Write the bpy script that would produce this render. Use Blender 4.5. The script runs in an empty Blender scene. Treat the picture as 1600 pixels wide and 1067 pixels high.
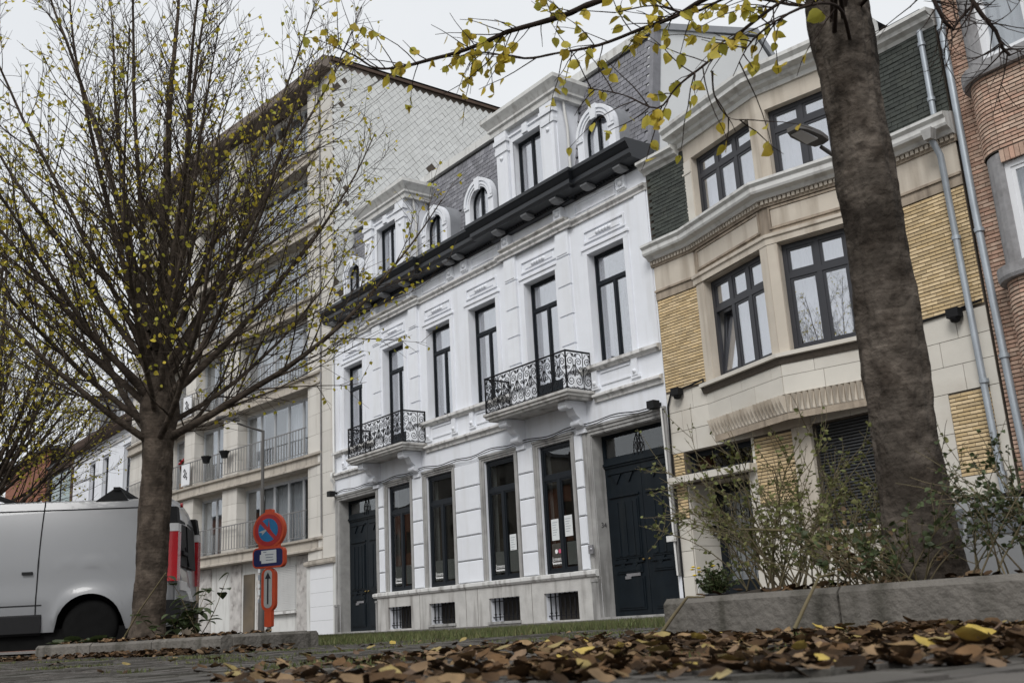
import bpy, math, random
from mathutils import Vector, Matrix, noise as mnoise
R = math.radians
SC = bpy.context.scene
COL = SC.collection
rng = random.Random(7)

# ------------------------------------------------------------------ camera
YAW, PITCH, ROLL = R(52.3141), R(15.2029), R(-3.1533)
CAMP = Vector((28.72, -15.0, 0.17))
f0 = Vector((-math.sin(YAW), math.cos(YAW), 0)); r0 = Vector((math.cos(YAW), math.sin(YAW), 0)); u0 = Vector((0, 0, 1))
FWD = math.cos(PITCH) * f0 + math.sin(PITCH) * u0
UPV = -math.sin(PITCH) * f0 + math.cos(PITCH) * u0
RGT = math.cos(ROLL) * r0 + math.sin(ROLL) * UPV
UPV = -math.sin(ROLL) * r0 + math.cos(ROLL) * UPV
cam = bpy.data.cameras.new('camera'); camo = bpy.data.objects.new('camera', cam); COL.objects.link(camo)
camo.matrix_world = Matrix(((RGT.x, UPV.x, -FWD.x, CAMP.x), (RGT.y, UPV.y, -FWD.y, CAMP.y), (RGT.z, UPV.z, -FWD.z, CAMP.z), (0, 0, 0, 1)))
cam.sensor_width = 36.0; cam.lens = 36.419; cam.clip_start = 0.05; cam.clip_end = 3000
cam.dof.use_dof = True; cam.dof.focus_distance = 21.0; cam.dof.aperture_fstop = 8.0
SC.camera = camo

# ------------------------------------------------------------------ sky (overcast) and sun
SUN_EL, SUN_AZ = R(44), R(146)          # the sun stands in front of the facades, to the right, behind cloud
w = bpy.data.worlds.new('World'); SC.world = w; w.use_nodes = True
nt = w.node_tree; nt.nodes.clear()
out = nt.nodes.new('ShaderNodeOutputWorld'); bg = nt.nodes.new('ShaderNodeBackground')
sky = nt.nodes.new('ShaderNodeTexSky'); sky.sky_type = 'NISHITA'; sky.sun_disc = False
sky.sun_elevation = SUN_EL; sky.sun_rotation = SUN_AZ; sky.dust_density = 4.0
tc = nt.nodes.new('ShaderNodeTexCoord'); cl = nt.nodes.new('ShaderNodeTexNoise')
cl.inputs['Scale'].default_value = 1.7; cl.inputs['Detail'].default_value = 5.0; cl.inputs['Roughness'].default_value = 0.55
cr = nt.nodes.new('ShaderNodeValToRGB')
cr.color_ramp.elements[0].position = 0.3; cr.color_ramp.elements[0].color = (7.6, 7.85, 8.15, 1)
cr.color_ramp.elements[1].position = 0.7; cr.color_ramp.elements[1].color = (8.75, 8.9, 9.05, 1)
mx = nt.nodes.new('ShaderNodeMix'); mx.data_type = 'RGBA'; mx.inputs[0].default_value = 0.94
nt.links.new(tc.outputs['Generated'], cl.inputs['Vector']); nt.links.new(cl.outputs['Fac'], cr.inputs[0])
nt.links.new(sky.outputs[0], mx.inputs[6]); nt.links.new(cr.outputs[0], mx.inputs[7])
nt.links.new(mx.outputs[2], bg.inputs[0]); bg.inputs[1].default_value = 0.084
nt.links.new(bg.outputs[0], out.inputs[0])
sl = bpy.data.lights.new('sun', 'SUN'); sl.energy = 1.5; sl.angle = R(24); sl.color = (1.0, 0.985, 0.965)
so = bpy.data.objects.new('sun', sl); COL.objects.link(so)
sd = Vector((0.55 * math.cos(SUN_EL), -0.835 * math.cos(SUN_EL), math.sin(SUN_EL))).normalized()
so.rotation_euler = sd.to_track_quat('Z', 'Y').to_euler(); so.location = (10, -20, 30)
sky.sun_rotation = math.atan2(sd.x, sd.y)
SC.view_settings.view_transform = 'Standard'; SC.view_settings.look = 'None'
SC.view_settings.exposure = 0.36; SC.view_settings.gamma = 1.0; SC.view_settings.use_curve_mapping = False

# ------------------------------------------------------------------ helpers
class MB:
    def __init__(s): s.v = []; s.f = []; s.sm = []
    def add(s, vs, fs, smooth=False):
        n = len(s.v); s.v += [tuple(p) for p in vs]
        for f in fs: s.f.append(tuple(i + n for i in f)); s.sm.append(smooth)
    def poly(s, pts): s.add(pts, [tuple(range(len(pts)))])
    def hexa(s, p, back=True):      # p: 8 points, bottom 0-3 (ccw), top 4-7
        fs = [(0, 3, 2, 1), (4, 5, 6, 7), (0, 1, 5, 4), (1, 2, 6, 5), (2, 3, 7, 6), (3, 0, 4, 7)]
        s.add(p, fs)
    def box(s, x0, x1, y0, y1, z0, z1):
        s.hexa([(x0, y0, z0), (x1, y0, z0), (x1, y1, z0), (x0, y1, z0), (x0, y0, z1), (x1, y0, z1), (x1, y1, z1), (x0, y1, z1)])
    def obox(s, c, a, b, d):        # centre and three half vectors
        c, a, b, d = Vector(c), Vector(a), Vector(b), Vector(d)
        s.hexa([c - a - b - d, c + a - b - d, c + a + b - d, c - a + b - d, c - a - b + d, c + a - b + d, c + a + b + d, c - a + b + d])
    def fbox(s, fr, s0, s1, d0, d1, z0, z1):
        p = fr.p
        s.hexa([p(s0, d0, z0), p(s1, d0, z0), p(s1, d1, z0), p(s0, d1, z0), p(s0, d0, z1), p(s1, d0, z1), p(s1, d1, z1), p(s0, d1, z1)])
    def extrude(s, pts, vec, smooth=False):
        n = len(pts); vec = Vector(vec); a = [Vector(p) for p in pts]; b = [p + vec for p in a]
        s.add(a + b, [tuple(range(n - 1, -1, -1)), tuple(range(n, 2 * n))])
        s.add(a + b, [(i, (i + 1) % n, (i + 1) % n + n, i + n) for i in range(n)], smooth)
    def tube(s, pts, rad, n=6, cap=True, smooth=True):
        pts = [Vector(p) for p in pts]; m = len(pts)
        if not hasattr(rad, '__len__'): rad = [rad] * m
        vs = []; ref = None
        for i, p in enumerate(pts):
            t = (pts[min(i + 1, m - 1)] - pts[max(i - 1, 0)])
            if t.length < 1e-9: t = Vector((0, 0, 1))
            t.normalize()
            if ref is None: ref = t.orthogonal().normalized()
            ref = ref - t * ref.dot(t)
            if ref.length < 1e-6: ref = t.orthogonal()
            ref.normalize(); bn = t.cross(ref)
            for k in range(n):
                a = 2 * math.pi * k / n
                vs.append(p + (ref * math.cos(a) + bn * math.sin(a)) * rad[i])
        fs = [(i * n + k, i * n + (k + 1) % n, (i + 1) * n + (k + 1) % n, (i + 1) * n + k) for i in range(m - 1) for k in range(n)]
        s.add(vs, fs, smooth)
        if cap: s.add(vs, [tuple(range(n - 1, -1, -1)), tuple((m - 1) * n + k for k in range(n))])
    def lathe(s, prof, c, n=16, axis='z', smooth=True):   # prof [(r, h)]
        vs = []; c = Vector(c)
        for r, h in prof:
            for k in range(n):
                a = 2 * math.pi * k / n; q = (r * math.cos(a), r * math.sin(a), h)
                if axis == 'y': q = (q[0], h, q[1])
                if axis == 'x': q = (h, q[0], q[1])
                vs.append(c + Vector(q))
        m = len(prof)
        s.add(vs, [(i * n + k, i * n + (k + 1) % n, (i + 1) * n + (k + 1) % n, (i + 1) * n + k) for i in range(m - 1) for k in range(n)], smooth)
        s.add(vs, [tuple(range(n - 1, -1, -1)), tuple((m - 1) * n + k for k in range(n))])
    def sweep(s, prof, path):       # closed profile [(out, z)] along a plan path [(x, y)], outward = right-hand side seen from above going +x is -y
        P = [Vector((a, b)) for a, b in path]; m = len(P); n = len(prof); vs = []
        for i in range(m):
            d1 = (P[i] - P[i - 1]).normalized() if i else None
            d2 = (P[i + 1] - P[i]).normalized() if i < m - 1 else None
            n1 = Vector((d1.y, -d1.x)) if d1 else None; n2 = Vector((d2.y, -d2.x)) if d2 else None
            if n1 is None: nn = n2
            elif n2 is None: nn = n1
            else:
                nn = (n1 + n2)
                nn = nn / max(0.3, nn.length) ; nn = nn / max(0.4, nn.dot(n1))
            for o, z in prof: vs.append((P[i].x + nn.x * o, P[i].y + nn.y * o, z))
        fs = [(i * n + k, i * n + (k + 1) % n, (i + 1) * n + (k + 1) % n, (i + 1) * n + k) for i in range(m - 1) for k in range(n)]
        fs += [tuple(range(n - 1, -1, -1)), tuple((m - 1) * n + k for k in range(n))]
        s.add(vs, fs)
    def wall(s, fr, s0, s1, z0, z1, holes, depth=0.25, d0=0.0):   # front skin with openings and reveals
        xs = sorted({s0, s1} | {h[0] for h in holes} | {h[1] for h in holes}); zs = sorted({z0, z1} | {h[2] for h in holes} | {h[3] for h in holes})
        xs = [x for x in xs if s0 - 1e-6 <= x <= s1 + 1e-6]; zs = [z for z in zs if z0 - 1e-6 <= z <= z1 + 1e-6]
        for a, b in zip(xs, xs[1:]):
            for c, d in zip(zs, zs[1:]):
                mx_, mz_ = (a + b) / 2, (c + d) / 2
                if any(h[0] < mx_ < h[1] and h[2] < mz_ < h[3] for h in holes): continue
                s.poly([fr.p(a, d0, c), fr.p(b, d0, c), fr.p(b, d0, d), fr.p(a, d0, d)])
        for a, b, c, d in holes:
            e = d0 + depth
            s.poly([fr.p(a, d0, c), fr.p(a, d0, d), fr.p(a, e, d), fr.p(a, e, c)])
            s.poly([fr.p(b, d0, d), fr.p(b, d0, c), fr.p(b, e, c), fr.p(b, e, d)])
            s.poly([fr.p(a, d0, d), fr.p(b, d0, d), fr.p(b, e, d), fr.p(a, e, d)])
            s.poly([fr.p(b, d0, c), fr.p(a, d0, c), fr.p(a, e, c), fr.p(b, e, c)])
        e = d0 + depth
        for a in (s0, s1): s.poly([fr.p(a, d0, z0), fr.p(a, d0, z1), fr.p(a, e, z1), fr.p(a, e, z0)])
        s.poly([fr.p(s0, d0, z1), fr.p(s1, d0, z1), fr.p(s1, e, z1), fr.p(s0, e, z1)])
    def build(s, name, mat, parent=None, kind=None, loc=None):
        base = Vector(ORG.get(parent.name, (0, 0, 0))) if parent else (Vector(loc) if loc else Vector((0, 0, 0)))
        me = bpy.data.meshes.new(name)
        me.from_pydata([(p[0] - base[0], p[1] - base[1], p[2] - base[2]) for p in s.v], [], s.f)
        me.polygons.foreach_set('use_smooth', s.sm); me.update()
        if isinstance(mat, (list, tuple)):
            for q in mat: me.materials.append(MATS[q])
        else: me.materials.append(MATS[mat])
        o = bpy.data.objects.new(name, me); COL.objects.link(o)
        if parent: o.parent = parent; ORG[o.name] = tuple(base)
        else: o.location = base; ORG[o.name] = tuple(base)
        if kind: o['kind'] = kind
        return o
ORG = {}
class Fr:                           # a vertical facade plane: s along, d into the house, z up
    def __init__(s, a, b):
        s.a = Vector((a[0], a[1])); v = Vector((b[0], b[1])) - s.a; s.L = v.length; s.u = v / s.L; s.n = Vector((-s.u.y, s.u.x))
    def p(s, t, d, z): return (s.a.x + s.u.x * t + s.n.x * d, s.a.y + s.u.y * t + s.n.y * d, z)
def thing(name, label, cat, loc, group=None):
    o = bpy.data.objects.new(name, None); COL.objects.link(o); o.location = loc; o.empty_display_size = 0.2
    ORG[o.name] = tuple(loc); o['label'] = label; o['category'] = cat
    if group: o['group'] = group
    return o
def tag(o, label, cat, group=None):
    o['label'] = label; o['category'] = cat
    if group: o['group'] = group
    return o
def inst(name, me, parent, loc, rot=None, scale=None):   # object sharing mesh data, location in world coordinates
    o = bpy.data.objects.new(name, me); COL.objects.link(o)
    b = ORG.get(parent.name, (0, 0, 0)) if parent else (0, 0, 0)
    o.parent = parent; o.location = (loc[0] - b[0], loc[1] - b[1], loc[2] - b[2])
    if rot is not None: o.rotation_euler = rot
    if scale is not None: o.scale = scale
    return o
def meshof(mb, name, mat):
    me = bpy.data.meshes.new(name); me.from_pydata(mb.v, [], mb.f); me.polygons.foreach_set('use_smooth', mb.sm); me.update(); me.materials.append(MATS[mat]); return me
def textmesh(body, size, mat, name, extrude=0.0):
    cu = bpy.data.curves.new('tmp', 'FONT'); cu.body = body; cu.size = size; cu.extrude = extrude; cu.align_x = 'LEFT'; cu.resolution_u = 2
    ob = bpy.data.objects.new('tmp', cu); COL.objects.link(ob)
    dg = bpy.context.evaluated_depsgraph_get(); me = bpy.data.meshes.new_from_object(ob.evaluated_get(dg)); me.name = name
    bpy.data.objects.remove(ob); me.materials.clear(); me.materials.append(MATS[mat]); return me

# ------------------------------------------------------------------ materials
MATS = {}
def M(name, col, rough=0.8, var=0.12, scale=6.0, stain=None, stain_scale=1.2, stain_amt=0.0, bump=0.0, bump_scale=40.0, island=0.0, metal=0.0, spec=0.4,
      streak=False, col2=None, hue=0.0, coat=0.0, trans=0.0, ring=0.0):
    m = bpy.data.materials.new(name); m.use_nodes = True; n = m.node_tree.nodes; l = m.node_tree.links
    b = n['Principled BSDF']; b.inputs['Roughness'].default_value = rough; b.inputs['Metallic'].default_value = metal
    b.inputs['Specular IOR Level'].default_value = spec; b.inputs['Coat Weight'].default_value = coat
    geo = n.new('ShaderNodeNewGeometry')
    def noise(sc, det=4.0, vec=None):
        t = n.new('ShaderNodeTexNoise'); t.inputs['Scale'].default_value = sc; t.inputs['Detail'].default_value = det
        l.new(vec if vec else geo.outputs['Position'], t.inputs['Vector']); return t.outputs['Fac']
    def mix(fac, a, c, mode='MIX'):
        x = n.new('ShaderNodeMix'); x.data_type = 'RGBA'; x.blend_type = mode
        for sock, val in ((x.inputs[0], fac), (x.inputs[6], a), (x.inputs[7], c)):
            if hasattr(val, 'is_linked') or hasattr(val, 'links'): l.new(val, sock)
            else: sock.default_value = val if not isinstance(val, tuple) else (*val, 1)
        return x.outputs[2]
    def ramp(v, a, c, lo=0.0, hi=1.0):
        x = n.new('ShaderNodeMapRange'); x.inputs[1].default_value = a; x.inputs[2].default_value = c; x.inputs[3].default_value = lo; x.inputs[4].default_value = hi
        l.new(v, x.inputs[0]); return x.outputs[0]
    c = col
    if col2:
        if island:
            oi = n.new('ShaderNodeObjectInfo'); ad = n.new('ShaderNodeMath'); ad.operation = 'ADD'; l.new(geo.outputs['Random Per Island'], ad.inputs[0]); l.new(oi.outputs['Random'], ad.inputs[1])
            fr = n.new('ShaderNodeMath'); fr.operation = 'FRACT'; l.new(ad.outputs[0], fr.inputs[0]); c = mix(fr.outputs[0], col, col2)
            rnd = fr.outputs[0]
        else: c = mix(ramp(noise(scale * 0.5), 0.35, 0.65), col, col2)
    if island:
        oi = n.new('ShaderNodeObjectInfo'); ad = n.new('ShaderNodeMath'); ad.operation = 'MULTIPLY_ADD'; l.new(geo.outputs['Random Per Island'], ad.inputs[0]); ad.inputs[1].default_value = 7.31; l.new(oi.outputs['Random'], ad.inputs[2])
        fr = n.new('ShaderNodeMath'); fr.operation = 'FRACT'; l.new(ad.outputs[0], fr.inputs[0])
        g = ramp(fr.outputs[0], 0, 1, 1 - island, 1 + island); cc = n.new('ShaderNodeCombineColor')
        for k in range(3): l.new(g, cc.inputs[k])
        c = mix(1.0, c, cc.outputs[0], 'MULTIPLY')
    if var:
        g = ramp(noise(scale), 0.25, 0.75, 1 - var, 1 + var); cc = n.new('ShaderNodeCombineColor')
        for k in range(3): l.new(g, cc.inputs[k])
        c = mix(1.0, c, cc.outputs[0], 'MULTIPLY')
    if ring:
        mp = n.new('ShaderNodeMapping'); mp.inputs['Scale'].default_value = (5.0, 5.0, 42.0); l.new(geo.outputs['Position'], mp.inputs[0])
        g = ramp(noise(1.0, 6.0, mp.outputs[0]), 0.3, 0.7, 1 - ring, 1 + ring); cc = n.new('ShaderNodeCombineColor')
        for k in range(3): l.new(g, cc.inputs[k])
        c = mix(1.0, c, cc.outputs[0], 'MULTIPLY')
        f = ramp(noise(4.5, 8.0), 0.57, 0.66, 0.0, 0.65); c = mix(f, c, (0.014, 0.011, 0.009))
    if stain:
        vec = None
        if streak:
            mp = n.new('ShaderNodeMapping'); mp.inputs['Scale'].default_value = (3.2, 3.2, 0.35); l.new(geo.outputs['Position'], mp.inputs[0]); vec = mp.outputs[0]
        f = ramp(noise(stain_scale, 7.0, vec), 0.5, 0.72, 0.0, stain_amt); c = mix(f, c, stain)
    if hasattr(c, 'links'): l.new(c, b.inputs['Base Color'])
    else: b.inputs['Base Color'].default_value = (*c, 1)
    if bump:
        bp = n.new('ShaderNodeBump'); bp.inputs['Strength'].default_value = bump; bp.inputs['Distance'].default_value = 0.02
        l.new(noise(bump_scale, 6.0), bp.inputs['Height']); l.new(bp.outputs[0], b.inputs['Normal'])
    if trans:
        b.inputs['Transmission Weight'].default_value = 0.0
        tr = n.new('ShaderNodeBsdfTranslucent'); ms = n.new('ShaderNodeMixShader'); ms.inputs[0].default_value = trans
        if hasattr(c, 'links'): l.new(c, tr.inputs[0])
        else: tr.inputs[0].default_value = (*c, 1)
        l.new(b.outputs[0], ms.inputs[1]); l.new(tr.outputs[0], ms.inputs[2]); l.new(ms.outputs[0], n['Material Output'].inputs[0])
    MATS[name] = m; return m
def glassmat(name, tint, r0_, rough=0.01):
    m = bpy.data.materials.new(name); m.use_nodes = True; n = m.node_tree.nodes; l = m.node_tree.links; n.clear()
    o = n.new('ShaderNodeOutputMaterial'); lw = n.new('ShaderNodeLayerWeight'); lw.inputs[0].default_value = 0.5
    pw = n.new('ShaderNodeMath'); pw.operation = 'POWER'; pw.inputs[1].default_value = 4.0; l.new(lw.outputs['Facing'], pw.inputs[0])
    mr = n.new('ShaderNodeMapRange'); mr.inputs[3].default_value = r0_; mr.inputs[4].default_value = 1.0; l.new(pw.outputs[0], mr.inputs[0])
    t = n.new('ShaderNodeBsdfTransparent'); t.inputs[0].default_value = (*tint, 1); g = n.new('ShaderNodeBsdfGlossy'); g.inputs['Roughness'].default_value = rough
    g.inputs[0].default_value = (0.95, 0.97, 1.0, 1)
    tx = n.new('ShaderNodeTexNoise'); tx.inputs['Scale'].default_value = 0.9; bp = n.new('ShaderNodeBump'); bp.inputs['Strength'].default_value = 0.05; bp.inputs['Distance'].default_value = 0.05
    ge = n.new('ShaderNodeNewGeometry'); l.new(ge.outputs['Position'], tx.inputs['Vector']); l.new(tx.outputs['Fac'], bp.inputs['Height']); l.new(bp.outputs[0], g.inputs['Normal'])
    ms = n.new('ShaderNodeMixShader'); l.new(mr.outputs[0], ms.inputs[0]); l.new(t.outputs[0], ms.inputs[1]); l.new(g.outputs[0], ms.inputs[2]); l.new(ms.outputs[0], o.inputs[0])
    MATS[name] = m
glassmat('glass', (0.9, 0.92, 0.93), 0.16); glassmat('glass_mirror', (0.92, 0.92, 0.94), 0.42); glassmat('glass_dark', (0.75, 0.76, 0.74), 0.085); glassmat('glass_green', (0.45, 0.62, 0.55), 0.08); glassmat('glass_car', (0.15, 0.16, 0.17), 0.12); glassmat('glass_frost', (0.75, 0.77, 0.78), 0.10, 0.5)
M('white_paint', (0.765, 0.785, 0.83), 0.75, 0.03, 3.0, (0.46, 0.45, 0.43), 1.1, 0.30, 0.10, 25, streak=True)
M('white_block', (0.765, 0.785, 0.825), 0.72, 0.03, 3.0, (0.55, 0.54, 0.52), 1.3, 0.22, 0.08, 25, island=0.03, streak=True)
M('dirty_white', (0.66, 0.655, 0.64), 0.85, 0.08, 5.0, (0.16, 0.145, 0.13), 1.9, 0.8, 0.25, 30, streak=True)
M('plinth_stone', (0.50, 0.49, 0.47), 0.88, 0.14, 3.5, (0.15, 0.135, 0.12), 1.3, 0.85, 0.3, 22, streak=True)
M('blue_stone', (0.34, 0.335, 0.325), 0.8, 0.16, 5.0, (0.09, 0.085, 0.08), 1.6, 0.75, 0.2, 30, streak=True)
M('black_paint', (0.012, 0.014, 0.018), 0.38, 0.15, 5.0, bump=0.03, spec=0.45)
M('black_frame', (0.010, 0.013, 0.017), 0.45, 0.1, 5.0, spec=0.2)
M('soffit_grey', (0.22, 0.225, 0.235), 0.6, 0.1, 5.0)
M('door_paint', (0.007, 0.011, 0.015), 0.45, 0.2, 3.0, (0.018, 0.021, 0.022), 2.0, 0.5, 0.05, 12, streak=True, spec=0.2)
M('iron', (0.010, 0.010, 0.012), 0.6, 0.2, 20.0, spec=0.2)
M('slate', (0.17, 0.17, 0.19), 0.62, 0.15, 8.0, (0.06, 0.06, 0.06), 1.5, 0.35, 0.15, 60, island=0.2, col2=(0.22, 0.22, 0.238))
M('slate_green', (0.040, 0.046, 0.040), 0.7, 0.2, 8.0, (0.10, 0.105, 0.08), 3.0, 0.25, 0.2, 60, island=0.22)
M('zinc', (0.30, 0.31, 0.33), 0.55, 0.1, 5.0, metal=0.3)
M('zinc_pipe', (0.38, 0.42, 0.46), 0.45, 0.12, 4.0, (0.25, 0.26, 0.28), 2.0, 0.5, metal=0.4, streak=True)
M('render_grey', (0.68, 0.695, 0.70), 0.9, 0.05, 0.8, (0.6, 0.61, 0.6), 0.5, 0.4, 0.05, 20)
M('roof_dark', (0.06, 0.062, 0.066), 0.75, 0.15, 3.0)
M('tile_pale', (0.70, 0.71, 0.70), 0.8, 0.05, 2.0, (0.58, 0.59, 0.57), 0.9, 0.4, island=0.05)
M('brown_trim', (0.085, 0.055, 0.04), 0.8, 0.2, 4.0)
M('apt_stone', (0.61, 0.585, 0.54), 0.85, 0.05, 1.5, (0.36, 0.32, 0.27), 0.9, 0.4, 0.1, 30, streak=True, island=0.05)
M('apt_band', (0.44, 0.40, 0.345), 0.85, 0.1, 3.0, (0.20, 0.175, 0.15), 1.4, 0.7, 0.15, 30, streak=True)
M('apt_eave', (0.20, 0.165, 0.14), 0.85, 0.15, 3.0, (0.10, 0.085, 0.075), 1.0, 0.6)
M('grey_rail', (0.20, 0.195, 0.195), 0.6, 0.15, 5.0)
M('marble', (0.48, 0.46, 0.44), 0.5, 0.2, 4.0, (0.16, 0.14, 0.13), 5.0, 0.7)
M('stone_beige', (0.55, 0.495, 0.42), 0.85, 0.08, 2.0, (0.24, 0.19, 0.14), 1.1, 0.6, 0.15, 35, streak=True, island=0.04)
M('stone_pale', (0.62, 0.59, 0.53), 0.85, 0.07, 2.0, (0.33, 0.28, 0.22), 1.0, 0.5, 0.12, 35, island=0.04)
M('stone_dirty', (0.36, 0.30, 0.235), 0.9, 0.2, 4.0, (0.12, 0.095, 0.075), 2.0, 0.7, 0.2, 35, streak=True)
M('white_cornice', (0.62, 0.62, 0.60), 0.7, 0.06, 3.0, (0.26, 0.24, 0.22), 1.8, 0.6, 0.05, 25, streak=True)
M('yellow_brick', (0.62, 0.485, 0.30), 0.85, 0.10, 9.0, bump=0.3, bump_scale=60, island=0.20, col2=(0.55, 0.41, 0.225))
M('red_brick', (0.50, 0.315, 0.235), 0.88, 0.15, 9.0, bump=0.3, bump_scale=60, island=0.18, col2=(0.55, 0.41, 0.32))
M('mortar_dark', (0.09, 0.075, 0.06), 0.95, 0.2, 20.0)
M('far_brick', (0.25, 0.105, 0.065), 0.9, 0.15, 4.0)
M('concrete', (0.135, 0.124, 0.110), 0.92, 0.2, 7.0, (0.045, 0.042, 0.032), 2.6, 0.85, 0.8, 30, streak=True, island=0.08)
M('concrete_grey', (0.30, 0.295, 0.30), 0.9, 0.15, 12.0, (0.12, 0.11, 0.105), 2.0, 0.6, 0.3, 40)
M('pvc_white', (0.74, 0.75, 0.77), 0.4, 0.02, 3.0)
M('grey_frame', (0.035, 0.036, 0.042), 0.42, 0.05, 3.0)
M('alu', (0.42, 0.43, 0.44), 0.4, 0.05, 3.0, metal=0.3)
M('shutter', (0.045, 0.047, 0.05), 0.5, 0.1, 8.0, island=0.1)
M('shutter_light', (0.55, 0.55, 0.54), 0.6, 0.05, 3.0)
M('curtain', (0.62, 0.62, 0.64), 0.9, 0.06, 2.0, trans=0.25)
M('curtain_grey', (0.50, 0.50, 0.52), 0.9, 0.08, 1.0)
M('interior_dark', (0.035, 0.03, 0.025), 0.95, 0.4, 1.2)
M('interior_brown', (0.17, 0.135, 0.095), 0.95, 0.5, 1.6, col2=(0.055, 0.05, 0.045))
M('frost', (0.34, 0.35, 0.36), 0.6, 0.05, 3.0, trans=0.3)
M('interior_light', (0.36, 0.35, 0.34), 0.95, 0.15, 0.7)
M('paper', (0.68, 0.70, 0.70), 0.8, 0.03, 10.0)
M('sticker_white', (0.8, 0.8, 0.8), 0.6, 0.0); M('sticker_pink', (0.55, 0.10, 0.18), 0.6, 0.0)
M('ink', (0.02, 0.02, 0.025), 0.6, 0.0); M('ink_grey', (0.25, 0.28, 0.32), 0.6, 0.0)
M('brass', (0.45, 0.32, 0.12), 0.35, 0.1, metal=0.9); M('steel', (0.5, 0.5, 0.52), 0.35, 0.1, metal=0.8)
M('bark', (0.052, 0.042, 0.034), 0.95, 0.45, 14.0, (0.012, 0.010, 0.008), 3.5, 0.8, 1.0, 30, col2=(0.112, 0.095, 0.080), ring=0.32, spec=0.1)
M('bark_dark', (0.056, 0.044, 0.035), 0.95, 0.35, 9.0, (0.012, 0.010, 0.008), 5.0, 0.6, 0.8, 30, col2=(0.10, 0.08, 0.064), ring=0.25, spec=0.1)
M('twig', (0.034, 0.025, 0.021), 0.9, 0.3, 5.0, spec=0.1)
M('leaf_tree', (0.40, 0.40, 0.05), 0.6, 0.1, 20.0, island=0.3, col2=(0.60, 0.46, 0.05), trans=0.45)
M('leaf_yellow', (0.42, 0.40, 0.06), 0.6, 0.15, 40.0, island=0.3, col2=(0.55, 0.40, 0.05), trans=0.42)
M('leaf_fallen', (0.034, 0.021, 0.012), 0.75, 0.35, 30.0, island=0.6, col2=(0.095, 0.055, 0.027), bump=0.3, spec=0.12)
M('leaf_fallen_yellow', (0.34, 0.245, 0.05), 0.75, 0.25, 30.0, island=0.3, col2=(0.24, 0.19, 0.09), bump=0.3)
M('leaf_fallen_brown', (0.21, 0.14, 0.07), 0.75, 0.25, 30.0, island=0.4, spec=0.15, col2=(0.11, 0.075, 0.055), bump=0.3)
M('weed', (0.12, 0.145, 0.045), 0.7, 0.2, 20.0, island=0.35, col2=(0.17, 0.165, 0.06), trans=0.3)
M('stem', (0.14, 0.11, 0.065), 0.8, 0.3, 12.0, col2=(0.10, 0.085, 0.04))
M('leaf_green', (0.048, 0.066, 0.024), 0.55, 0.2, 14.0, island=0.4, trans=0.2)
M('flower', (0.7, 0.5, 0.02), 0.6, 0.1); M('flower_red', (0.5, 0.03, 0.05), 0.6, 0.1)
M('grass', (0.072, 0.098, 0.028), 0.75, 0.2, 3.0, island=0.4, col2=(0.11, 0.105, 0.045), trans=0.15)
M('soil', (0.028, 0.022, 0.016), 0.95, 0.4, 12.0, bump=0.8, bump_scale=20)
M('ground_dirt', (0.062, 0.057, 0.05), 0.95, 0.25, 3.0, (0.045, 0.055, 0.02), 0.8, 0.6, 0.4, 20)  # ground and pavers kept dark, with tree shade put into their colour
M('asphalt', (0.115, 0.105, 0.098), 0.9, 0.15, 1.5, (0.075, 0.068, 0.062), 0.5, 0.6, 0.2, 60)
M('paver', (0.088, 0.080, 0.072), 0.85, 0.25, 7.0, (0.05, 0.05, 0.035), 2.0, 0.6, 0.4, 40, island=0.22)
M('kerb', (0.25, 0.235, 0.22), 0.9, 0.15, 4.0, island=0.1)
M('van_paint', (0.245, 0.25, 0.26), 0.30, 0.02, 1.0, (0.22, 0.22, 0.22), 1.5, 0.25, coat=0.4)
M('car_paint', (0.22, 0.225, 0.23), 0.3, 0.02, 1.0, coat=0.5)
M('plastic_black', (0.012, 0.012, 0.013), 0.6, 0.1, 10.0, spec=0.2); M('rubber', (0.008, 0.008, 0.008), 0.9, 0.2, 10.0, spec=0.1)
M('lens_red', (0.42, 0.008, 0.015), 0.2, 0.05, coat=0.5); M('lens_white', (0.6, 0.6, 0.6), 0.2, 0.03, coat=0.5)
M('sign_orange', (0.60, 0.075, 0.022), 0.45, 0.1, 8.0, (0.4, 0.05, 0.02), 3.0, 0.4); M('sign_red', (0.42, 0.022, 0.024), 0.5, 0.12, 9.0, (0.5, 0.1, 0.08), 6.0, 0.25)
M('sign_blue', (0.012, 0.16, 0.36), 0.5, 0.1, 9.0); M('sign_navy', (0.010, 0.018, 0.10), 0.5, 0.1, 9.0); M('sign_grey', (0.42, 0.43, 0.42), 0.6, 0.1, 9.0)
M('galv', (0.24, 0.225, 0.205), 0.6, 0.2, 10.0, metal=0.4); M('cardboard', (0.20, 0.13, 0.08), 0.9, 0.1)
M('lamp_grey', (0.10, 0.095, 0.09), 0.5, 0.1, 6.0)
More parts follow.
